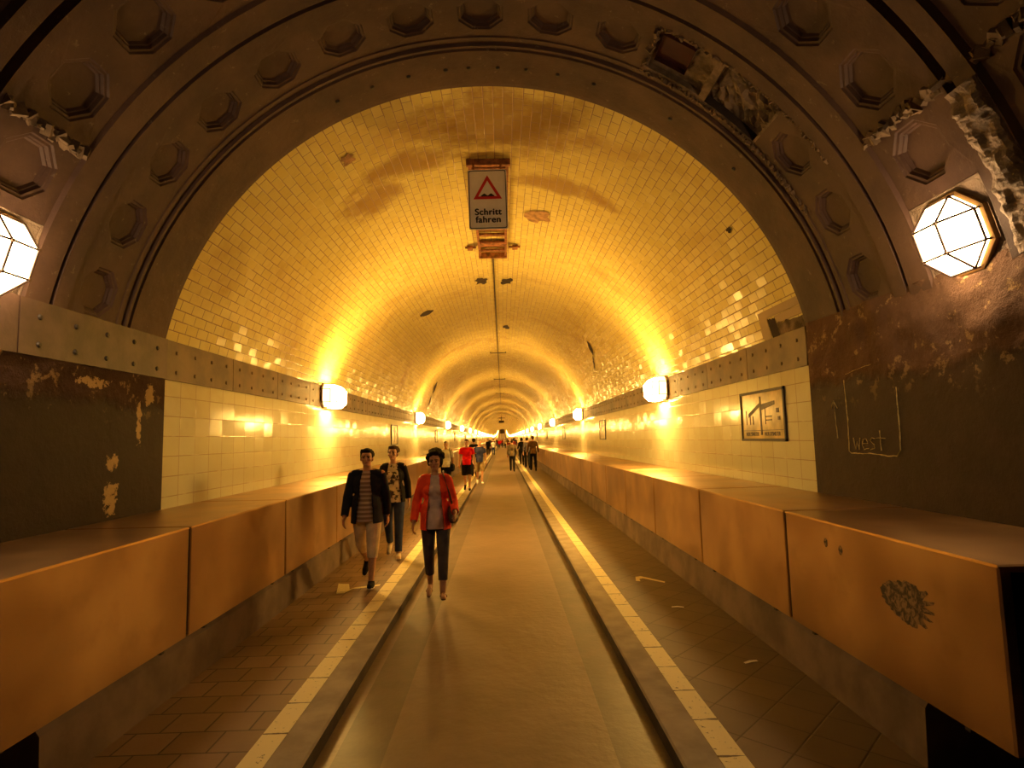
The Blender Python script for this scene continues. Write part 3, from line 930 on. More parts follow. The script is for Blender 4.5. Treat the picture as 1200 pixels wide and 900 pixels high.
# ------------------------------------------------------------------ TILE PICTURE PANELS, CHALK
def panel(s_, y, label, group, near=False, hl=.56):
    r = empty('tile_picture', (s_*(W-.001), y, 1.925), label, 'wall panel', group)
    def bx(lo, hi, name, mat):
        m2 = MB()
        a, b_ = sorted((-s_*lo[0], -s_*hi[0]))
        m2.box((a, lo[1], lo[2]), (b_, hi[1], hi[2])); return m2.build(name, mat, r)
    m2 = MB(); h = .29; t = .03
    d = sorted((0, -s_*.022))
    for (lo, hi) in (((-hl, -h), (hl, -h+t)), ((-hl, h-t), (hl, h)), ((-hl, -h), (-hl+t, h)), ((hl-t, -h), (hl, h))):
        m2.box((d[0], lo[0], lo[1]), (d[1], hi[0], hi[1]))
    m2.build('frame', MT['frame'], r)
    bx((0, -hl+t, -h+t), (.010, hl-t, h-t), 'tile_face', MT['panelface'])
    # signpost drawing: post and two arms
    m2 = MB(); d = sorted((-s_*.009, -s_*.014))
    c = .02
    m2.box((d[0], c-.018, -.22), (d[1], c+.018, .22))
    m2.add([(d[1] if s_ < 0 else d[0], *q) for q in ((c+.02, .10), (c+.33, -.02), (c+.33, .03), (c+.02, .15))], [(0,1,2,3)])
    m2.add([(d[1] if s_ < 0 else d[0], *q) for q in ((c-.36, .11), (c-.02, .06), (c-.02, .13), (c-.36, .155))], [(0,1,2,3)])
    if near:
        m2.box((d[0], -.5, -.30+.13), (d[1], .5, -.30+.136))
        for (y0, z0, w, hh_) in ((-.42, .02, .06, .05), (-.44, -.06, .05, .04), (-.25, -.02, .14, .012), (-.25, -.06, .14, .012), (-.1, -.1, .01, .2), (.3, -.1, .012, .14), (.22, -.1, .012, .1), (.4, -.1, .012, .17)):
            m2.box((d[0], y0, z0), (d[1], y0+w, z0+hh_))
    m2.build('signpost_drawing', MT['panelink'], r)
    if near:
        # two captions under the arms
        for yy, txt in ((.27, 'NUR 50METER'), (-.24, 'NUR 375METER')):
            text_mesh(txt, .060, 'caption', MT['panelink'], r, (-s_*.012, yy, -.228), (PI/2, 0, -s_*PI/2), .001, .0015, 'CENTER', .9)
    return r
MT['panelface'] = simple('picture_tiles', (.70, .52, .22), .18, var=.3, scale=3.5, bmp=.05)
MT['panelink'] = simple('picture_ink', (.09, .05, .02), .4, var=.4, scale=12)
panel(1, 6.585, 'framed tile picture of a signpost with captions on the right wall', 'tile pictures on the tunnel walls', True)
for s_, side in ((-1, 'left'), (1, 'right')):
    for i in range(12):
        y = 17.2+10.9*i
        if i < 3: lab = 'small framed tile picture on the %s wall between the %s and %s lanterns' % (side, ORD[i], ORD[i+1])
        else: lab = 'tiny framed tile picture far down the %s wall' % side
        panel(s_, y, lab, 'tile pictures on the tunnel walls', False, .5)
ch = empty('chalk_drawing', (W-.022, 4.6, 1.85), 'yellow chalk box and arrow with the word west on dark right wall', 'chalk drawing')
def chalk(pts, name, r=.0045):
    m2 = MB(); q = []
    rr = random.Random(len(pts)+int(pts[0][0]*100))
    for (a, b_) in zip(pts[:-1], pts[1:]):
        n = max(2, int(math.dist(a, b_)/.03))
        for k in range(n):
            t = k/n; q.append((-.001+rr.uniform(-.001, .001), a[0]+(b_[0]-a[0])*t-4.6+rr.uniform(-.003, .003), a[1]+(b_[1]-a[1])*t-1.85+rr.uniform(-.003, .003)))
    q.append((-.001, pts[-1][0]-4.6, pts[-1][1]-1.85))
    m2.tube(q, [r*rr.uniform(.5, 1.2) for _ in q], 5); return m2.build(name, MT['chalk'], ch)
chalk([(4.93, 2.17), (4.92, 1.8), (4.93, 1.56), (4.9, 1.54), (4.6, 1.545), (4.4, 1.53), (4.33, 1.535), (4.29, 1.58), (4.28, 1.75), (4.28, 2.05)], 'box_outline')
chalk([(4.9, 2.21), (4.72, 2.24), (4.55, 2.255)], 'box_outline', .003)
chalk([(5.09, 1.67), (5.11, 2.0)], 'arrow'); chalk([(5.16, 1.93), (5.11, 2.0), (5.06, 1.93)], 'arrow')
zl = 1.575; hl_ = .095
def word(strokes, y0, w):   # strokes in a unit box; +y runs to the far side so letters advance towards -y
    for st in strokes: chalk([(y0-u*w, zl+v*hl_) for u, v in st], 'lettering', .0038)
word([[(0, 1), (.25, 0), (.5, .7), (.75, 0), (1, 1)]], 4.86, .09)
word([[(0, .5), (.9, .55), (.7, .95), (.2, .9), (0, .4), (.3, 0), (1, .1)]], 4.745, .08)
word([[(1, .9), (.4, 1), (.1, .75), (.8, .4), (.8, .1), (0, 0)]], 4.645, .07)
word([[(.4, 1.6), (.45, -.05)], [(-.3, 1.0), (1.2, .95)]], 4.54, .075)

# painted arrows on the pavements
def flat_mark(pts, name, label, z=.005):
    m2 = MB(); m2.add([(x, y, z) for x, y in pts], [tuple(range(len(pts)))])
    o = m2.build(name, MT['line']); tag(o, label, 'road marking'); return o
flat_mark([(-1.96, 7.40), (-1.82, 7.36), (-1.74, 7.08), (-1.42, 7.22), (-1.42, 7.30), (-1.70, 7.18), (-1.76, 6.92), (-1.85, 6.92)], 'painted_arrow', 'cream painted bent mark on the left pavement at the walkers feet')
flat_mark([(1.66, 7.10), (1.70, 7.30), (1.77, 7.33), (1.99, 7.03), (1.97, 6.97), (1.77, 7.22), (1.72, 7.18), (1.71, 7.08)], 'painted_arrow', 'cream painted bent mark on the dark right pavement')
for (x, y, a, lab) in ((1.95, 4.55, .3, 'thin paper scrap on the dark right pavement near the barrier'), (1.83, 6.0, -.2, 'thin paper scrap on the right pavement nearer the painted bent mark')):
    m2 = MB(); c, s_ = math.cos(a), math.sin(a)
    m2.add([(x+u*c-v*s_, y+u*s_+v*c, .004+w_) for u, v, w_ in ((-.06,-.012,0),(0,-.016,.006),(.06,-.01,0),(.06,.012,.003),(0,.014,.008),(-.06,.01,.002))], [(0,1,4,5),(1,2,3,4)])
    o = m2.build('paper_scrap', MT['signwhite']); tag(o, lab, 'litter')

# ------------------------------------------------------------------ PEOPLE
def skin_mat(name, c): return simple(name, c, .5, var=.12, scale=20, bmp=.1)
MT['skin'] = skin_mat('skin', (.55, .30, .18)); MT['skin2'] = skin_mat('tanned_skin', (.52, .27, .15))
MT['hairblack'] = simple('black_hair', (.012, .008, .006), .75, var=.5, scale=30, bmp=.8, spec=.15)
MT['hairbrown'] = simple('brown_hair', (.06, .03, .015), .75, var=.5, scale=30, bmp=.8, spec=.15)
MT['hairgrey'] = simple('grey_hair', (.30, .26, .22), .6, var=.4, scale=30, bmp=.8)
MT['lip'] = simple('lips', (.36, .10, .08), .4)
def cloth(name, c, var=.2): return simple(name, c, .9, var=var, scale=7, bmp=.35, spec=.2)
MT['redcardigan'] = cloth('red_knit', (.95, .085, .03), .15)
MT['pinktop'] = cloth('pale_pink_top', (.64, .50, .48))
MT['darkgrey'] = cloth('dark_grey_cloth', (.085, .07, .075))
MT['navy'] = cloth('navy_cloth', (.012, .014, .028))
MT['black'] = cloth('black_cloth', (.010, .009, .010))
MT['beige'] = cloth('beige_cloth', (.74, .60, .40))
MT['jeans'] = cloth('blue_denim', (.035, .05, .12))
MT['white'] = cloth('white_cloth', (.88, .84, .80))
MT['redtee'] = cloth('bright_red_jersey', (.85, .012, .02), .08)
MT['bluetee'] = cloth('dark_blue_jersey', (.03, .035, .10))
MT['khaki'] = cloth('khaki_cloth', (.30, .22, .11))
MT['brownjacket'] = cloth('brown_jacket', (.16, .085, .035))
MT['greyjacket'] = cloth('grey_brown_jacket', (.20, .15, .09))
MT['maroontop'] = cloth('maroon_jersey', (.22, .03, .03))
MT['sole'] = simple('white_sole', (.7, .65, .55), .6)
MT['leather'] = simple('brown_leather', (.10, .045, .02), .5)
def striped():
    m, nt, b = new_mat('striped_jersey')
    v, x, y, z = coords(nt)
    f = (z/.052).frac()
    c = mix(nt, f.ramp(.42, .5), (.50, .38, .29), (.24, .15, .11)); setc(nt, b, c); setr(nt, b, .9); return m
MT['stripes'] = striped()
def printed():
    m, nt, b = new_mat('patterned_blouse')
    v, x, y, z = coords(nt)
    n1 = noise(nt, v, 16.0, 3.0, .6).ramp(.5, .56)
    setc(nt, b, mix(nt, n1, (.70, .60, .42), (.06, .045, .04))); setr(nt, b, .9); return m
MT['print'] = printed()

class PB(MB):
    def cone(s, p0, p1, r0, r1, n=14, sq=1.0, axis=None):
        """round-ended tapered limb"""
        p0, p1 = Vector(p0), Vector(p1); d = (p1-p0)
        L = d.length; d = d/L if L > 1e-6 else Vector((0,0,-1))
        ref = Vector(axis) if axis else (Vector((1,0,0)) if abs(d.x) < .8 else Vector((0,1,0)))
        u = (ref-d*ref.dot(d)).normalized(); w = d.cross(u)
        prof = [(-r0*math.cos(t), r0*math.sin(t)) for t in (.25, .7, 1.15)]+[(0, r0), (L*.33, r0+(r1-r0)*.33), (L*.66, r0+(r1-r0)*.66), (L, r1)]+[(L+r1*math.sin(t), r1*math.cos(t)) for t in (.42, .87, 1.32)]
        rings = [[p0+d*h+(u*math.cos(2*PI*k/n)*sq+w*math.sin(2*PI*k/n))*r for k in range(n)] for h, r in prof]
        vs = [q for g in rings for q in g]; m = len(rings)
        fs = [(i*n+k, i*n+(k+1) % n, (i+1)*n+(k+1) % n, (i+1)*n+k) for i in range(m-1) for k in range(n)]
        fs += [tuple(range(n))[::-1], tuple((m-1)*n+k for k in range(n))]
        return s.add(vs, fs)
    def ell(s, c, r, n=16, m=10, rot=None):
        c = Vector(c); vs = []; fs = []
        for i in range(1, m):
            t = PI*i/m
            for k in range(n):
                p = Vector((r[0]*math.sin(t)*math.cos(2*PI*k/n), r[1]*math.sin(t)*math.sin(2*PI*k/n), r[2]*math.cos(t)))
                if rot is not None: p = rot @ p
                vs.append(c+p)
        T = Vector((0,0,r[2])); B_ = Vector((0,0,-r[2]))
        if rot is not None: T = rot @ T; B_ = rot @ B_
        vs += [c+T, c+B_]
        for i in range(m-2):
            for k in range(n): fs.append((i*n+k, (i+1)*n+k, (i+1)*n+(k+1) % n, i*n+(k+1) % n))
        for k in range(n):
            fs.append((len(vs)-2, k, (k+1) % n)); fs.append((len(vs)-1, (m-2)*n+(k+1) % n, (m-2)*n+k))
        return s.add(vs, fs)
def remesh(pb, name, vox, mat, parent, smooth=4, cuts=(), drop=None, solid=0, slits=()):
    me = bpy.data.meshes.new('tmp'); me.from_pydata(pb.v, [], pb.f); me.update()
    bm = bmesh.new(); bm.from_mesh(me); bmesh.ops.recalc_face_normals(bm, faces=bm.faces); bm.to_mesh(me); bm.free()
    t = bpy.data.objects.new('tmp', me); COL.objects.link(t)
    md = t.modifiers.new('r', 'REMESH'); md.mode = 'VOXEL'; md.voxel_size = vox; md.adaptivity = 0
    if smooth:
        sm = t.modifiers.new('s', 'SMOOTH'); sm.factor = .5; sm.iterations = smooth
    dg = bpy.context.evaluated_depsgraph_get(); dg.update()
    out = bpy.data.meshes.new_from_object(t.evaluated_get(dg))
    bpy.data.objects.remove(t); bpy.data.meshes.remove(me)
    if cuts or drop or slits:
        bm = bmesh.new(); bm.from_mesh(out)
        for (co, no, cen, rad) in cuts:
            co, no = Vector(co), Vector(no)
            fs = [f for f in bm.faces if cen is None or (f.calc_center_median()-Vector(cen)).length < rad]
            ge = set(fs) | {e for f in fs for e in f.edges} | {v for f in fs for v in f.verts}
            bmesh.ops.bisect_plane(bm, geom=list(ge), plane_co=co, plane_no=no)
            kill = [f for f in bm.faces if (cen is None or (f.calc_center_median()-Vector(cen)).length < rad+vox) and (f.calc_center_median()-co).dot(no) > 1e-5]
            bmesh.ops.delete(bm, geom=kill, context='FACES')
        for (co, no, pred) in slits:
            fs = [f for f in bm.faces if pred(f.calc_center_median())]
            ge = set(fs) | {e for f in fs for e in f.edges} | {v for f in fs for v in f.verts}
            bmesh.ops.bisect_plane(bm, geom=list(ge), plane_co=Vector(co), plane_no=Vector(no))
        if drop:
            bmesh.ops.delete(bm, geom=[f for f in bm.faces if drop(f.calc_center_median())], context='FACES')
        if solid:
            bmesh.ops.recalc_face_normals(bm, faces=bm.faces)
            bmesh.ops.solidify(bm, geom=bm.faces[:], thickness=solid)
        bm.to_mesh(out); bm.free()
    out.materials.clear()
    return link(name, out, mat, parent, True)

def V3(*a): return Vector(a)
def rx(v, p): return Vector((v.x, v.y*math.cos(p)+v.z*math.sin(p), -v.y*math.sin(p)+v.z*math.cos(p)))
def person(label, loc, heading, H=1.68, fem=False, legs=((20, 5), (-20, 25)), arms=((-15, 8, 20), (15, 8, 20)), skin='skin', hair='hairblack', style='short',
           top='white', sleeve=.35, hem=.86, bottom='black', blen=1.0, shoes='black', sole=False, jacket=None, jhem=.80, jopen=1.0, detail=2, build=1.0, group=None, headturn=0, sandals=False, shorts=False, skirt=False):
    """detail 2 near, 1 middle distance, 0 far.  local frame: facing -y, +x is the person's left"""
    k = H/1.70; vox = {2: .0058, 1: .013, 0: .024}[detail]; cv = {2: .0085, 1: .014, 0: .026}[detail]
    B = build; shw = (.152 if fem else .170)*B
    # --- joints
    J = {}
    hipz = .90
    D = math.radians
    for i, sg_ in enumerate((1, -1)):
        a, b = D(legs[i][0]), D(legs[i][1])
        hp = V3(sg_*.088, 0, hipz); kn = hp+V3(sg_*.004, -math.sin(a), -math.cos(a))*.425
        an = kn+V3(-sg_*.012, -math.sin(a-b), -math.cos(a-b))*.405
        p = max(-.75, min(.35, (a-b)*.9 + (0 if legs[i][0] >= 0 else -.1)))
        heel = an+rx(V3(0, .035, -.040), p); ball = an+rx(V3(sg_*.012, -.115, -.048), p); toe = an+rx(V3(sg_*.016, -.165, -.054), p)
        J['hip', i], J['knee', i], J['ank', i], J['heel', i], J['ball', i], J['toe', i] = hp, kn, an, heel, ball, toe
        J['p', i] = p
    low = min(min(J['heel', i].z-.034, J['ball', i].z-.030, J['toe', i].z-.024) for i in (0, 1)) - .004
    for q in list(J):
        if q[0] != 'p': J[q] = J[q]-V3(0, 0, low)
    dz = -low
    for i, sg_ in enumerate((1, -1)):
        sw, ab, el = (D(q) for q in arms[i])
        sh = V3(sg_*shw, .005, 1.378+dz)
        d1 = V3(sg_*math.sin(ab), -math.sin(sw)*math.cos(ab), -math.cos(sw)*math.cos(ab))
        elb = sh+d1*.285
        a2 = ab*.4
        d2 = V3(sg_*math.sin(a2), -math.sin(sw+el)*math.cos(a2), -math.cos(sw+el)*math.cos(a2)).normalized()
        wr = elb+d2*.25
        J['sh', i], J['elb', i], J['wr', i], J['d2', i] = sh, elb, wr, d2
    root = empty('person', loc, label, 'person', group, heading)
    root.scale = (1, 1, 1)
    def sc_(pb):
        pb.v = [(x*k, y*k, z*k) for x, y, z in pb.v]; return pb
    Z = dz
    def torso(pb, inf, low_hem=None):
        pb.ell((0, 0, .93+Z), (.158*B+inf, .105*B+inf, .125))
        pb.ell((0, .005, 1.06+Z), ((.128 if fem else .140)*B+inf, .092*B+inf, .17))
        pb.ell((0, .008, 1.24+Z), ((.142 if fem else .160)*B+inf, .105*B+inf, .175))
        [pb.cone((0, .010, 1.398+Z), (s_*shw*.9, .008, 1.376+Z), .055+inf*.4, .046+inf*.45) for s_ in (1, -1)]
        pb.cone((0, .012, 1.36+Z), (0, .012, 1.44+Z), .080+inf*.5, .050+inf*.3)
        if fem:
            for s_ in (1, -1): pb.ell((s_*.065, -.075, 1.245+Z), (.062+inf*.6, .055+inf*.6, .06))
        else:
            pb.ell((0, -.03, 1.27+Z), (.13*B+inf*.7, .085+inf*.7, .11))
        if low_hem is not None:
            pb.cone((0, 0, .95+Z), (0, .0, low_hem-.06+Z), .14*B+inf, .150*B+inf, n=20, sq=1.0)
    def sleeve_(pb, i, frac, inf):
        sh, el, wr = J['sh', i], J['elb', i], J['wr', i]
        pb.cone(sh+(el-sh)*.06, el if frac >= .5 else sh+(el-sh)*(frac/.5), (.045*B+inf*.8)*(.94), (.040 if frac >= .5 else .041)*B+inf)
        if frac > .5: pb.cone(el, el+(wr-el)*((frac-.5)/.5), .041*B+inf, .031*B+inf)
    # --- body: one continuous surface
    pb = PB()
    torso(pb, 0)
    for i, sg_ in enumerate((1, -1)):
        pb.cone(J['hip', i]+V3(0, 0, -.02), J['knee', i], .084*B, .054*B); pb.cone(J['knee', i], J['ank', i], .052*B, .034)
        c = J['knee', i].lerp(J['ank', i], .28); pb.ell(c+V3(0, .018, 0), (.049*B, .052*B, .10))
        pb.cone(J['heel', i], J['ball', i], .031, .033); pb.cone(J['ball', i], J['toe', i], .033, .022); pb.cone(J['ank', i], J['heel', i], .033, .03)
        pb.cone(J['sh', i], J['elb', i], .045*B, .037*B); pb.cone(J['elb', i], J['wr', i], .038*B, .026)
        # hand
        d = J['d2', i]; n_ = V3(-sg_, 0, 0); n_ = (n_-d*n_.dot(d)).normalized(); w_ = V3(0, -1, 0); w_ = (w_-d*w_.dot(d)-n_*w_.dot(n_)).normalized()
        wr = J['wr', i]
        if detail == 2:
            for off in (-.024, 0, .024): pb.cone(wr+d*.012+w_*off*.5, wr+d*.085+w_*off, .017, .0135, n=10)
            for off, ln in ((-.036, .058), (-.012, .072), (.012, .078), (.036, .068)):
                a = wr+d*.090+w_*off; bq = a+(d*.92+n_*.38).normalized()*ln*.52; cq = bq+(d*.6+n_*.8).normalized()*ln*.48
                pb.cone(a, bq, .0098, .0090, n=8); pb.cone(bq, cq, .0090, .0078, n=8)
            a = wr+d*.030+w_*.026; bq = a+(d*.62+w_*.78).normalized()*.040; cq = bq+(d*.92+w_*.2+n_*.3).normalized()*.034
            pb.cone(a, bq, .0135, .0105, n=8); pb.cone(bq, cq, .0105, .0085, n=8)
        else:
            pb.cone(wr, wr+d*.08, .030, .034); pb.cone(wr+d*.08, wr+d*.15+n_*.02, .032, .02)
            pb.cone(wr+d*.03+w_*.02, wr+d*.08+w_*.045, .014, .012)
    pb.cone((0, .016, 1.42+Z), (0, .004, 1.52+Z), .056 if not fem else .049, .050 if not fem else .045)
    hc = V3(0, 0, Z); hr = Matrix.Rotation(D(headturn), 3, 'Z')
    def hp_(x, y, z): return hr@V3(x, y, 0)+V3(0, -.012, z+Z)
    def hell(p_, c, r): p_.ell(hp_(*c), r, rot=hr)
    hell(pb, (0, .010, 1.605), (.073, .092, .086)); hell(pb, (0, -.020, 1.555), (.060, .068, .086)); hell(pb, (0, -.058, 1.497), (.032, .030, .026))
    if detail:
        pb.cone(hp_(0, -.086, 1.592), hp_(0, -.107, 1.556), .009, .0145, n=8)
        for s_ in (1, -1):
            hell(pb, (s_*.073, .006, 1.568), (.012, .021, .032)); hell(pb, (s_*.030, -.074, 1.604), (.026, .014, .010)); hell(pb, (s_*.040, -.058, 1.560), (.024, .026, .02))
        hell(pb, (0, -.083, 1.527), (.024, .011, .013))
    remesh(sc_(pb), 'body', vox, MT[skin], root, 3)
    if detail == 2:
        for s_ in (1, -1):
            q = PB(); hell(q, (s_*.031, -.082, 1.586), (.013, .008, .007)); sc_(q).build('eye', MT['hairblack'], root, True)
            q = PB(); q.cone(hp_(s_*.014, -.090, 1.606), hp_(s_*.048, -.078, 1.607), .0055, .004, n=8); sc_(q).build('eyebrow', MT[hair], root, True)
        q = PB(); hell(q, (0, -.088, 1.527), (.023, .010, .0075)); sc_(q).build('lips', MT['lip'], root, True)
    # --- hair
    pb = PB()
    if style == 'short':
        hell(pb, (0, .030, 1.622), (.082, .094, .086)); hell(pb, (0, .055, 1.570), (.070, .055, .062))
        for s_ in (1, -1): hell(pb, (s_*.066, .012, 1.610), (.018, .040, .045))
        hell(pb, (0, -.040, 1.672), (.060, .050, .030))
    elif style == 'bob':
        hell(pb, (0, .032, 1.618), (.088, .098, .092)); hell(pb, (0, .055, 1.545), (.082, .058, .085))
        for s_ in (1, -1): hell(pb, (s_*.073, .012, 1.565), (.022, .050, .085))
        hell(pb, (0, -.045, 1.676), (.066, .052, .030))
    elif style == 'curly':
        hell(pb, (0, .040, 1.625), (.092, .098, .092)); hell(pb, (0, -.025, 1.690), (.072, .062, .036)); hell(pb, (0, .06, 1.56), (.08, .055, .07))
        r_ = random.Random(4)
        for q in range(70):
            a = r_.uniform(0, 2*PI); e = r_.uniform(-.1, 1.45)
            x, y, z = .088*math.cos(a)*math.cos(e), .03+.094*math.sin(a)*math.cos(e), 1.63+.092*math.sin(e)
            if y < -.01 and z < 1.665: continue
            g_ = r_.uniform(.016, .03); hell(pb, (x*1.06, y, z+.006), (g_, g_, g_))
        for s_ in (1, -1): hell(pb, (s_*.074, .015, 1.590), (.024, .042, .06))
    if detail == 2:
        r_ = random.Random(9)
        for q in range(40):
            a = r_.uniform(0, 2*PI); x = .07*math.cos(a); y = .035+.075*math.sin(a); z = 1.63+r_.uniform(.0, .055)
            if y < -.02: continue
            pb.cone(hp_(x, y, z), hp_(x*1.22, y*1.15+.01, z-.03), .014, .008, n=6)
    remesh(sc_(pb), 'hair', (.006 if detail == 2 else cv) if detail else .024, MT[hair], root, 1 if style == 'curly' else 2)
    # --- bottoms
    pb = PB(); binf = .014 if not fem else .009
    pb.ell((0, 0, .925+Z), (.158*B+binf, .105*B+binf, .125)); pb.ell((0, .002, .985+Z), (.145*B+binf, .1*B+binf, .08))
    cuts = [((0, 0, (1.03+Z)*k), (0, 0, 1), None, 0)]
    for i in (0, 1):
        hp2, kn, an = J['hip', i]+V3(0, 0, -.02), J['knee', i], J['ank', i]
        lw = .016 if (blen < .5 or bottom == 'beige') else .010
        if blen <= .5:
            e = hp2.lerp(kn, blen/.5); pb.cone(hp2, e, .086*B+binf, .066*B+lw+.008)
        else:
            e = kn.lerp(an, (blen-.5)/.5); pb.cone(hp2, kn, .086*B+binf, .057*B+lw); pb.cone(kn, e, .057*B+lw, .041*B+lw+.004)
            c = kn.lerp(an, .25)
            if blen > .7: pb.ell(c+V3(0, .016, 0), (.052*B+lw, .055*B+lw, .10))
        ax = (e-(hp2 if blen <= .5 else kn)).normalized()
        cuts.append((e*k, ax, e*k, .14*k))
    if skirt: pb.cone((0, 0, .9+Z), (0, 0, .62+Z), .16*B, .19*B, n=20)
    remesh(sc_(pb), 'shorts' if blen < .5 else 'trousers', cv, MT[bottom], root, 4, cuts)
    # --- shoes
    for i in (0, 1):
        pb = PB(); p = J['p', i]; s_ = .006
        if sandals:
            pb.cone(J['heel', i]+rx(V3(0,0,-.026), p), J['ball', i]+rx(V3(0,0,-.026), p), .012, .013, axis=(1,0,0), sq=2.6)
            pb.cone(J['ball', i]+rx(V3(0,0,-.026), p), J['toe', i]+rx(V3(0,-.01,-.016), p), .013, .011, axis=(1,0,0), sq=2.6)
            pb.cone(J['ball', i]+V3(-.032,.02,.004), J['ball', i]+V3(.032,.02,.004), .014, .014); pb.ell(J['ball', i]+rx(V3(0,.018,.008), p), (.036,.016,.03))
            pb.ell(J['heel', i]+rx(V3(0,0,.03), p), (.034,.036,.010))
        else:
            pb.cone(J['heel', i], J['ball', i], .034+s_, .036+s_); pb.cone(J['ball', i], J['toe', i], .036+s_, .026+s_); pb.cone(J['ank', i]+V3(0,0,-.015), J['heel', i], .036+s_, .034+s_)
        sh_ = remesh(sc_(pb), 'sandal' if sandals else 'shoe', cv, MT[shoes], root, 2)
        if sole and detail == 2:
            q = PB()
            q.cone(J['heel', i]+rx(V3(0,.004,-.030), p), J['ball', i]+rx(V3(0,0,-.029), p), .014, .014, axis=(1,0,0), sq=2.9)
            q.cone(J['ball', i]+rx(V3(0,0,-.029), p), J['toe', i]+rx(V3(0,-.012,-.020), p), .014, .012, axis=(1,0,0), sq=2.6)
            remesh(sc_(q), 'sole', cv, MT['sole'], sh_, 2)
    # --- top
    pb = PB(); tin = .010
    torso(pb, tin, hem)
    for i in (0, 1): sleeve_(pb, i, sleeve if not jacket else .1, tin)
    cuts = [((0, 0, (hem+Z)*k), (0, 0, -1), None, 0)] if hem < 1.1 else []
    cuts = [((0, 0, (hem+Z)*k), (0, 0, -1), (0, 0, (hem+Z-.06)*k), .24*k)]
    for i in (0, 1):
        fr = sleeve if not jacket else .1
        sh, el, wr = J['sh', i], J['elb', i], J['wr', i]
        e = sh+(el-sh)*(fr/.5) if fr <= .5 else el+(wr-el)*((fr-.5)/.5)
        ax = ((el-sh) if fr <= .5 else (wr-el)).normalized()
        cuts.append((e*k, ax, e*k, .085*k))
    # neckline
    cuts.append(((0, .012*k, (1.435+Z)*k), (0, -.25, 1), (0, 0, (1.46+Z)*k), .10*k))
    remesh(sc_(pb), 'top', cv, MT[top], root, 4, cuts)
    if jacket:
        pb = PB(); jin = .024
        torso(pb, jin, jhem)
        pb.cone((0, .0, 1.0+Z), (0, 0, jhem-.06+Z), .155*B+jin, .165*B+jin, n=20)
        for i in (0, 1): sleeve_(pb, i, .97, jin*.6)
        cuts = [((0, 0, (jhem+Z)*k), (0, 0, -1), (0, 0, (jhem+Z-.08)*k), .26*k)]
        for i in (0, 1):
            e = J['elb', i].lerp(J['wr', i], .96); cuts.append((e*k, (J['wr', i]-J['elb', i]).normalized(), e*k, .07*k))
        cuts.append(((0, .012*k, (1.44+Z)*k), (0, -.2, 1), (0, 0, (1.47+Z)*k), .11*k))
        def wz(z):  # half width of the open front
            t = (1.42+Z)*k-z
            return (.050+.055*min(1, max(0, t/.5)))*k*jopen
        pred = lambda c: c.y < -.015*k and abs(c.x) < .16*k
        drop = lambda c: c.y < -.015*k and abs(c.x) < wz(c.z) and c.z > .3
        sl = []
        remesh(sc_(pb), 'jacket', cv, MT[jacket], root, 4, cuts, drop, .006*k, sl)
    J['k'] = k; J['root'] = root
    return root, J
def world_pt(root, v, k):
    return Vector(root.location)+Matrix.Rotation(root.rotation_euler.z, 3, 'Z')@(v*k)

# three nearest walkers, coming towards the camera
pr, J = person('person walking towards us in an open red cardigan over a pale pink top', (-.70, 6.93, ROADZ), 0.06, 1.66, True,
    legs=((17, 4), (-9, 16)), arms=((4, 13, 62), (-4, 15, 34)), skin='skin2', hair='hairblack', style='curly', top='pinktop', hem=.80, bottom='darkgrey', blen=.84, shoes='leather', sandals=True,
    jacket='redcardigan', jhem=.79, detail=2, headturn=-6)
k = J['k']
# shoulder bag under her left arm
def shoulder_bag(name, label, root, J, side_i, mat, size, drop, fwd_=0.0, strap_over=None):
    k = J['k']; s_ = 1 if side_i == 0 else -1
    c = world_pt(root, Vector((s_*.215, fwd_, J['sh', side_i].z-drop)), k)
    b = empty(name, c, label, 'bag')
    b.rotation_euler = (0, 0, root.rotation_euler.z)
    q = PB(); w, d, h = size
    q.ell((0, 0, 0), (d*.62, w*.56, h*.58)); q.cone((0, -w*.4, h*.30), (0, w*.4, h*.30), d*.32, d*.32); q.cone((0, -w*.45, -h*.35), (0, w*.45, -h*.35), d*.45, d*.45)
    remesh(q, 'bag_body', .01, MT[mat], b, 3)
    top = J['sh', side_i if strap_over is None else strap_over]
    base = Matrix.Rotation(-root.rotation_euler.z, 3, 'Z')
    tp = base@(world_pt(root, top+Vector((-.055*(1 if (side_i if strap_over is None else strap_over) == 0 else -1), 0, .088)), k)-c)
    m2 = MB()
    pts1 = [(0, -w*.42, h*.3), tuple(tp*.5+Vector((s_*.012, -.115, 0))), tuple(tp+Vector((0, -.06, -.03))), tuple(tp), tuple(tp+Vector((0, .06, -.03))), tuple(tp*.5+Vector((s_*.012, .115, 0))), (0, w*.42, h*.3)]
    m2.tube(pts1, .011, 6); m2.build('strap', MT[mat], b, True)
    return b
shoulder_bag('shoulder_bag', 'brown shoulder bag under the arm of the red cardigan walker', pr, J, 0, 'leather', (.26, .13, .17), .40, -.03)
pl, J = person('person walking in a dark open jacket, striped top and beige cropped trousers', (-1.585, 7.30, 0), .03, 1.66, False,
    legs=((14, 3), (-16, 34)), arms=((-12, 9, 8), (10, 10, 12)), skin='skin2', hair='hairblack', style='short', top='stripes', hem=.80, bottom='beige', blen=.66, shoes='black', sole=True,
    jacket='navy', jhem=.78, detail=2, headturn=4, build=1.08)
pw, J = person('person in a patterned blouse, dark cardigan and blue jeans beside the left barrier', (-1.57, 8.95, 0), .10, 1.67, True,
    legs=((15, 4), (-14, 26)), arms=((-18, 12, 26), (16, 10, 12)), skin='skin', hair='hairbrown', style='short', top='print', hem=.84, bottom='jeans', blen=.97, shoes='beige', sole=True,
    jacket='black', jhem=.84, jopen=1.35, detail=2, headturn=-12)
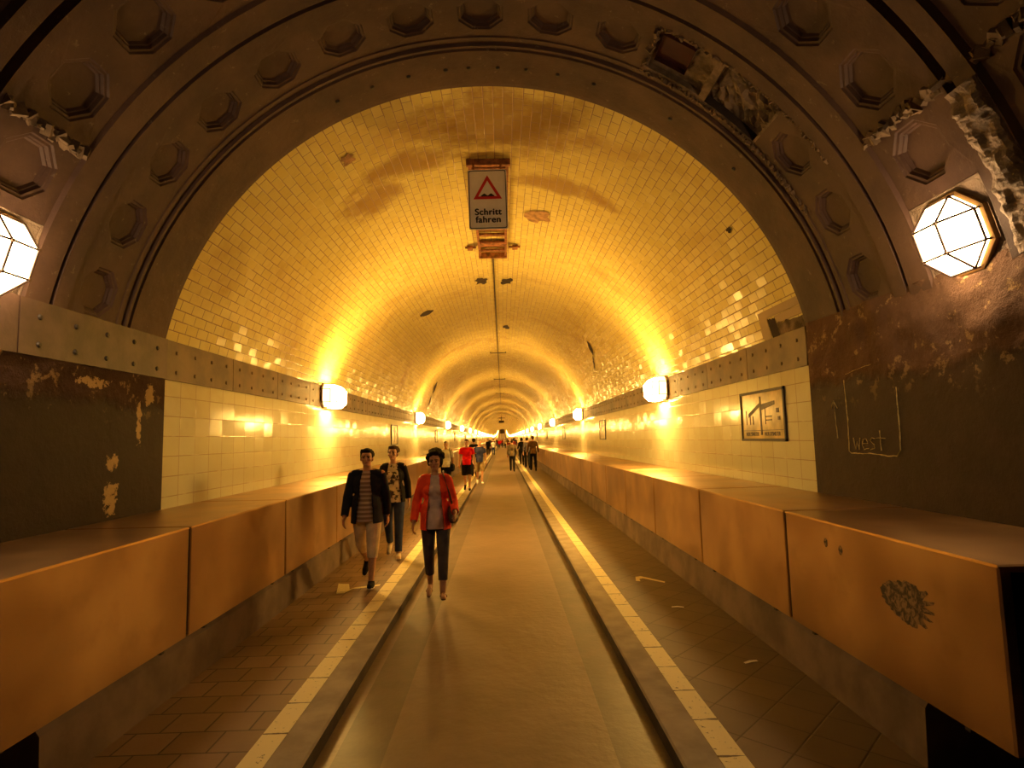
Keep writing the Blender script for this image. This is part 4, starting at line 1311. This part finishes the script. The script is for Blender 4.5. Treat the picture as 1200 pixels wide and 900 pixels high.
# middle distance
person('person in a bright red t-shirt and black shorts walking on the left pavement', (-1.13, 20.0, 0), .0, 1.74, False, legs=((14, 4), (-14, 24)), arms=((-12, 9, 12), (12, 9, 12)),
    hair='hairbrown', top='redtee', sleeve=.32, hem=.86, bottom='black', blen=.46, shoes='black', detail=1, build=1.1)
wm, J = person('person in a white shirt and dark trousers walking close to the left barrier', (-1.80, 19.6, 0), .0, 1.70, False, legs=((12, 4), (-14, 26)), arms=((-14, 9, 12), (12, 9, 30)),
    hair='hairgrey', top='white', sleeve=.4, hem=.84, bottom='black', blen=.97, shoes='beige', detail=1, build=1.05)
shoulder_bag('shoulder_bag', 'black bag hanging at the side of the white shirt walker', wm, J, 0, 'black', (.3, .14, .22), .55, 0)
person('person in a dark blue t-shirt and khaki shorts walking along the kerb line', (-.80, 22.6, 0), .05, 1.70, False, legs=((14, 4), (-12, 22)), arms=((-12, 10, 14), (14, 10, 20)),
    hair='hairgrey', top='bluetee', sleeve=.34, hem=.84, bottom='khaki', blen=.50, shoes='white', detail=1, build=1.05)
person('person in black walking behind the red and blue t-shirts', (-1.25, 27.5, 0), PI, 1.78, False, legs=((14, 4), (-14, 22)), hair='hairblack', top='black', sleeve=.6, bottom='black', detail=1)
person('person in a grey brown jacket walking away on the roadway', (.62, 32.6, ROADZ), PI, 1.74, False, legs=((10, 4), (-8, 16)), arms=((6, 12, 14), (-6, 12, 14)),
    hair='hairbrown', top='greyjacket', sleeve=.95, hem=.80, bottom='black', detail=1)
person('person in a dark top with a pale band walking away over the right line', (1.33, 38.0, 0), PI, 1.76, True, legs=((12, 4), (-12, 20)), arms=((8, 10, 60), (-8, 10, 60)),
    hair='hairblack', style='bob', top='black', sleeve=.9, hem=.84, bottom='black', detail=1)
person('person in a brown jacket and black trousers walking on the right pavement', (1.70, 30.9, 0), PI+.1, 1.82, False, legs=((12, 3), (-12, 16)), arms=((8, 12, 14), (-10, 12, 10)),
    hair='hairbrown', top='brownjacket', sleeve=.95, hem=.82, bottom='black', detail=1, build=1.1)
person('person in dark clothes half hidden beside the brown jacket walker', (1.52, 34.0, 0), PI, 1.74, False, legs=((10, 3), (-12, 18)), hair='hairblack', top='darkgrey', sleeve=.9, bottom='black', detail=1)
person('person in a maroon top further off on the right side of the roadway', (.98, 47.0, 0), PI, 1.74, True, legs=((12, 3), (-12, 18)), hair='hairblack', style='bob', top='maroontop', sleeve=.4, bottom='black', detail=1)
# the crowd far down the tunnel
far = [(-1.45, 62, 'black', 'black', 0, 'person in black far off on the left pavement, nearest of the distant group'), (-.95, 66, 'white', 'jeans', 0, 'person in a white top and jeans far off by the left line'),
       (-1.55, 74, 'darkgrey', 'black', 0, None), (-1.2, 82, 'navy', 'black', PI, None), (-1.7, 90, 'brownjacket', 'jeans', 0, None), (-.5, 105, 'redtee', 'black', 0, None), (-.9, 112, 'black', 'jeans', 0, None),
       (.1, 118, 'maroontop', 'darkgrey', PI, None), (.6, 110, 'greyjacket', 'black', PI, None), (.95, 96, 'brownjacket', 'black', PI, None), (1.3, 78, 'darkgrey', 'navy', PI, None), (1.6, 70, 'navy', 'black', PI, 'person in navy far off on the right pavement'),
       (.75, 62, 'maroontop', 'black', PI, 'person in a maroon top far off on the right side of the roadway'), (-.2, 135, 'redtee', 'jeans', 0, None), (.4, 145, 'white', 'black', 0, None), (-.6, 150, 'brownjacket', 'black', 0, None), (-1.3, 140, 'black', 'black', 0, None), (1.2, 130, 'black', 'black', PI, None),
       (.0, 165, 'maroontop', 'black', 0, None), (-.7, 175, 'redtee', 'black', 0, None), (.7, 180, 'brownjacket', 'navy', PI, None), (.3, 190, 'redtee', 'black', PI, None)]
r_ = random.Random(21)
for (x, y, t_, b_, hd, lab) in far:
    sw = r_.choice((-1, 1))*r_.uniform(8, 16)
    z = (ROADZ if abs(x) < 1.0 else 0.0)+bend(y)
    person(lab or 'tiny walker in the crowd far down the tunnel', (x, y, z), hd, r_.uniform(1.62, 1.84), False, legs=((sw, 4 if sw > 0 else 22), (-sw, 22 if sw > 0 else 4)),
        hair=r_.choice(('hairblack', 'hairbrown')), top=t_, sleeve=r_.choice((.35, .9)), bottom=b_, detail=0, group='distant walkers')
